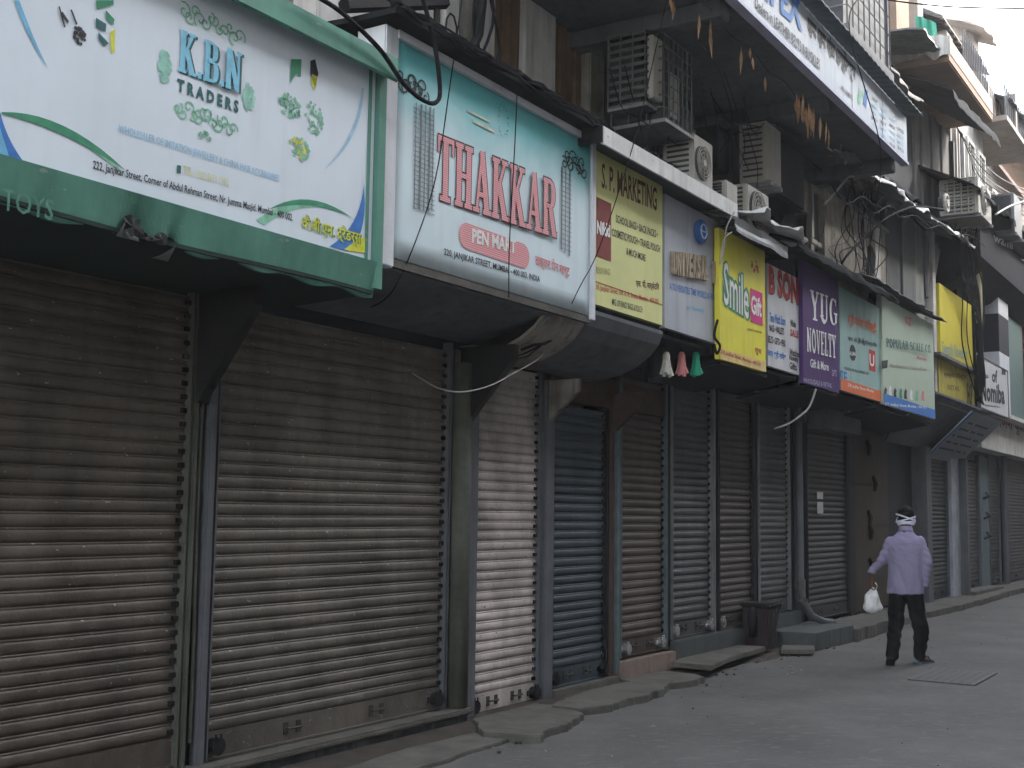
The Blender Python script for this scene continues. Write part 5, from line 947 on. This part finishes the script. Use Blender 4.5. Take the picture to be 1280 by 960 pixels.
m_skin = mat('brown_skin', (.13, .065, .04), .6, .15, 20, bump=0); m_shirt = mat('lavender_shirt', (.225, .205, .31), .85, .08, 9, bump=.2, bscale=220); m_trs = mat('black_trousers', (.006, .006, .008), .95, .2, 8, bump=.2, bscale=200)
m_hair = mat('black_hair', (.006, .0055, .0055), .85, .3, 60, bump=.5, bscale=120); m_cloth = mat('white_mask_cloth', (.62, .62, .72), .9, .08, 20, bump=.1); m_sole = mat('dark_sandal', (.02, .02, .024), .6, .3, 20)
O3 = (1, 1, 1); HX, HY, HZ = .02, .07, 1.50        # head centre, bowed forward
def finger(base, dirs, r=.0085, ln=(.035, .025, .02)):
    out = []; p = Vector(base)
    for dd, l in zip(dirs, ln):
        q = p+Vector(dd).normalized()*l; out.append((tuple(p), r, tuple(q), r*.92, O3)); p = q; r *= .94
    return out
LH = Vector((-.345, .03, .885)); RH = Vector((.165, .03, .79))
pr = [((HX, HY, HZ+.02), .092, (HX, HY, HZ+.02), .092, (.86, 1.02, 1.12)), ((HX, HY+.035, HZ-.05), .06, (HX, HY+.035, HZ-.05), .06, (.9, 1, 1)), ((HX, HY+.12, HZ-.02), .016, (HX, HY+.125, HZ-.035), .018, O3),
      ((HX-.083, HY-.005, HZ), .02, (HX-.086, HY-.005, HZ+.025), .022, (.5, 1, 1.1)), ((HX+.083, HY-.005, HZ), .02, (HX+.086, HY-.005, HZ+.025), .022, (.5, 1, 1.1)),
      ((HX, HY-.02, HZ-.07), .055, (0, -.02, 1.33), .06, O3), ((-.02, 0, 1.25), .1, (0, 0, .85), .1, (1.1, .8, 1)),
      ((-.155, 0, 1.25), .045, (-.26, -.0, 1.05), .042, O3), ((-.26, 0, 1.05), .04, LH+Vector((.01, 0, .06)), .027, O3), ((.16, 0, 1.25), .045, (.225, -.02, 1.04), .042, O3), ((.225, -.02, 1.04), .04, RH+Vector((.01, -.01, .06)), .027, O3),
      ((-.075, 0, .84), .065, (-.105, -.01, .45), .05, O3), ((-.105, -.01, .45), .05, (-.16, -.2, .14), .035, O3), ((.075, 0, .84), .065, (.12, .05, .45), .05, O3), ((.12, .05, .45), .05, (.13, .16, .08), .035, O3),
      # feet: left pushing off on its toes, right flat and turned out
      ((-.16, -.215, .12), .034, (-.17, -.16, .045), .034, (1, 1, .9)), ((-.17, -.16, .045), .034, (-.175, -.07, .028), .03, (1.2, 1, .6)), ((.13, .15, .06), .036, (.175, .2, .045), .035, (1, 1, .8)), ((.175, .2, .045), .035, (.235, .245, .032), .032, (1.1, 1.1, .6)),
      (LH, .03, LH+Vector((0, .015, -.06)), .034, (.55, 1.1, 1)), (RH, .03, RH+Vector((-.005, .01, -.06)), .034, (.7, 1.1, 1))]
for k in range(5): pr.append(((-.2+.014*k, -.045+.004*k, .03), .009, (-.2+.014*k, -.02+.002*k, .022), .009, O3)); pr.append(((.225+.009*k, .275-.013*k, .03), .009, (.245+.009*k, .288-.013*k, .026), .009, O3))
for k in range(4):      # fingers closing round the bag handle; relaxed curled fingers on the right
    pr += finger(LH+Vector((.0, -.025+.021*k, -.085)), [(.2, 0, -1), (1, 0, -.5), (.8, 0, .7)], ln=(.032+.004*(k in (1, 2)), .026, .018))
    pr += finger(RH+Vector((-.005, -.028+.021*k, -.088)), [(-.3, .05, -1), (-.8, .05, -.8), (-1, .05, -.1)], ln=(.034+.005*(k in (1, 2)), .026, .02))
pr += finger(LH+Vector((.018, .035, -.035)), [(.4, .6, -.8), (.5, -.2, -1)], .01, (.032, .028)); pr += finger(RH+Vector((-.018, .03, -.03)), [(-.8, .5, -.8), (-.4, .1, -1)], .01, (.034, .03))
body = blob('body', pr, .0065, m_skin, man, smooth_it=2)
blob('hair', [((HX, HY-.005, HZ+.045), .098, (HX, HY-.005, HZ+.045), .098, (.9, 1.0, .95)), ((HX, HY-.05, HZ-.01), .062, (HX, HY-.05, HZ-.02), .06, (1.15, .7, 1))], .008, m_hair, body, disp=lambda p: .003*noise.noise(p*60))
# mask: cloth over the face from ear to ear, ties crossing behind the head
mb = MB()
def band(z, zz, y0, wd):
    K = 26; pts = []
    for i in range(K+1):
        q = -math.pi*.5 + 2*math.pi*i/K; pts.append((q))
    return pts
def ringband(u, v, zc, zsl, hw, r=1.07):
    q = 2*math.pi*u; x = HX+.086*r*math.cos(q); y = HY+.0+.1*r*math.sin(q); return (x, y, zc+zsl*math.cos(q)+(v-.5)*hw*(1+.9*max(0, math.sin(q))+.5*abs(math.cos(q))))
mb.grid(lambda u, v: ringband(u, v, HZ-.04, .0, .03, 1.0), 32, 3, thick=None)
mb.grid(lambda u, v: tuple(Vector(ringband(.5+.5*u, v, HZ+.015, -.035, .014, 1.17))), 20, 2)
mb.grid(lambda u, v: tuple(Vector(ringband(.5+.5*u, v, HZ-.005, .03, .014, 1.19))), 20, 2)
mk('mask_ties', mb, m_cloth, body, local=True, recalc=False, smooth=True)
mb = MB()
for sx in (-1, 1): mb.grid(lambda u, v: (HX+sx*(.075+.018*math.sin(v*3.1)), HY-.04+.08*u-.01, HZ-.065+.085*v), 6, 6, thick=(.004*sx, 0, 0))
mb.grid(lambda u, v: (HX-.07+.14*u, HY+.095+.025*math.sin(u*3.14), HZ-.08+.09*v), 8, 6, thick=(0, .004, 0)); mk('face_mask', mb, m_cloth, body, local=True)
def folds(p):
    f = .011*noise.noise(Vector((p.x*9, p.y*9, p.z*3.2)))+.007*noise.noise(Vector((p.x*24+p.z*6, p.y*20, p.z*9)))
    arm = abs(p.x) > .19
    if arm or p.z > 1.0: f += .0025*math.sin(p.z*85+p.x*55+5*noise.noise(p*7))*(1 if arm else .35)
    f += .003*math.sin((p.x*.9+p.z*.28)*58+3*noise.noise(p*4))*max(0, min(1, (1.22-p.z)*2))*(not arm)
    return f
shirt = blob('shirt', [((-.145, -.01, 1.262), .056, (-.235, -.005, 1.06), .054, (1, 1.05, 1)), ((-.235, -.005, 1.06), .054, (-.318, .02, .965), .044, O3), ((.15, -.01, 1.262), .058, (.22, -.03, 1.06), .056, O3), ((.22, -.03, 1.06), .056, (.19, .01, .86), .046, O3), ((-.332, .025, .945), .042, (-.332, .025, .945), .042, (1, 1, .6)), ((.18, .018, .83), .043, (.18, .018, .82), .043, (1, 1, .8))],
      .009, m_shirt, man, lofts=[[(0, 0, .725, .185, .125), (0, 0, .8, .183, .128), (0, -.01, .95, .172, .125), (0, -.015, 1.1, .178, .122), (0, -.02, 1.2, .182, .115), (.0, -.015, 1.28, .155, .1), (.005, -.005, 1.335, .11, .085), (.01, .01, 1.385, .06, .065)]], smooth_it=3, disp=folds)
K = 24; mb = MB()
mb.grid(lambda u, v: (.012+(.066+.012*v)*math.cos(6.2832*u), .012+(.068+.014*v)*math.sin(6.2832*u), 1.415-.045*v+.012*math.cos(6.2832*(u+.25))), 24, 3, thick=(0, 0, -.006)); mk('collar', mb, m_shirt, shirt, local=True, smooth=True)
mk('yoke_seam', MB().tube([(-.165+.33*i/12, -.128-.012*math.sin(i/12*3.14), 1.235+.012*math.sin(i/12*3.14)) for i in range(13)], .003, 4), m_shirt, shirt, local=True)
mb = MB().tube([(-.332, .025, .955), (-.336, .026, .925)], .043, 14).tube([(.182, .018, .84), (.178, .02, .80)], .047, 14); mk('cuffs', mb, m_shirt, shirt, local=True, smooth=True)
def tfold(p): return .008*noise.noise(Vector((p.x*12, p.y*12, p.z*5)))+.005*math.sin(p.z*48+p.x*30+4*noise.noise(p*6))*(p.z < .55)
blob('trousers', [((-.082, 0, .76), .096, (-.105, -.01, .45), .082, (1, 1.05, 1)), ((-.105, -.01, .45), .082, (-.15, -.19, .15), .066, O3), ((-.15, -.19, .15), .066, (-.155, -.205, .12), .068, O3), ((.085, 0, .76), .096, (.12, .05, .47), .082, (1, 1.05, 1)), ((.12, .05, .47), .082, (.155, .1, .32), .082, O3), ((.155, .1, .32), .08, (.135, .15, .09), .062, O3)],
      .01, m_trs, man, lofts=[[(0, 0, .7, .145, .1), (0, 0, .8, .14, .1), (0, 0, .9, .13, .095)]], disp=tfold)
def sandal(pts, z, heel):
    mb = MB(); n = len(pts)
    return mb
s1_ = mk('sandal', MB().grid(lambda u, v: (-.165-.012+(v-.5)*.085*(1-.25*abs(u-.4)), -.275+.24*u, .09*max(0, 1-u*1.7)+.012), 10, 4, thick=(0, 0, -.018)), m_sole, man, local=True)
mk('strap', MB().tube([(-.215, -.1, .03), (-.19, -.1, .07), (-.155, -.1, .075), (-.13, -.1, .03)], .009, 5), m_sole, s1_, local=True)
s2_ = mk('sandal', MB().grid(lambda u, v: (.1+.16*u-(v-.5)*.065, .12+.16*u+(v-.5)*.065, .018), 8, 4, thick=(0, 0, -.018)), mat('blue_grey_sandal', (.08, .11, .16), .6, .2, 12), man, local=True)
mk('strap', MB().tube([(.17, .25, .03), (.19, .235, .07), (.225, .2, .07), (.245, .175, .03)], .01, 5), m_sole, s2_, local=True)
mk('belt', MB().tube([(.14*math.cos(q*.2618), .095*math.sin(q*.2618), .76) for q in range(25)], .012, 6, cap=False), m_trs, man, local=True)
# the bag he carries
M_ = man.matrix_basis
bg_ = thing('carrier_bag', 'crumpled white plastic bag held in the left hand of the walking man', 'bag', (0, 0, 0), world=True, rz=math.radians(-14)); bp = LH+Vector((.012, .0, -.115)); Rm = Matrix.Rotation(math.radians(-14), 4, 'Z'); bg_.location = Vector((g0.x, g0.y, 0))+Rm @ Vector((bp.x, bp.y, bp.z)); bg_['_at'] = [0, 0, 0]
m_bag = mat('white_plastic_bag', (.62, .62, .62), .35, .12, 12, bump=.2, bscale=30)
blob('bag_body', [((0, 0, -.03), .035, (.0, 0, -.1), .075, (1, .7, 1)), ((.0, 0, -.1), .08, (-.01, 0, -.19), .088, (1.0, .7, .8)), ((.04, 0, -.12), .04, (.075, 0, -.2), .028, (1, .6, 1))], .007, m_bag, bg_, smooth_it=1, disp=lambda p: .014*noise.noise(Vector((p.x*22, p.y*22, p.z*9)))+.006*noise.noise(p*60))
mk('bag_handle', MB().grid(lambda u, v: (-.03+.07*u, -.012+.02*v, .0-.06*abs(2*u-1)**2+.012*math.sin(v*3)), 10, 3, thick=(0, .003, 0)), m_bag, bg_, local=True); mk('bag_handle', MB().grid(lambda u, v: (.03+.02*math.sin(u*5), .01*v, .055-.12*u+.01*v), 10, 3, thick=(.003, .006, 0)), m_bag, bg_, local=True)
# ------------------------------------------------------------------ haze
hz = MB().box(-30, 60, -30, 60, -1.2, 19)
hm = bpy.data.materials.new('haze_air'); hm.use_nodes = True; hm.node_tree.nodes.clear(); vo = hm.node_tree.nodes.new('ShaderNodeVolumePrincipled'); mo = hm.node_tree.nodes.new('ShaderNodeOutputMaterial'); hm.node_tree.links.new(vo.outputs[0], mo.inputs['Volume'])
vo.inputs['Density'].default_value = .0014; vo.inputs['Color'].default_value = (1, .98, .95, 1); vo.inputs['Anisotropy'].default_value = .3
mk('haze', hz, hm, kind='stuff')
for o in bpy.data.objects:
    if '_at' in o: del o['_at']
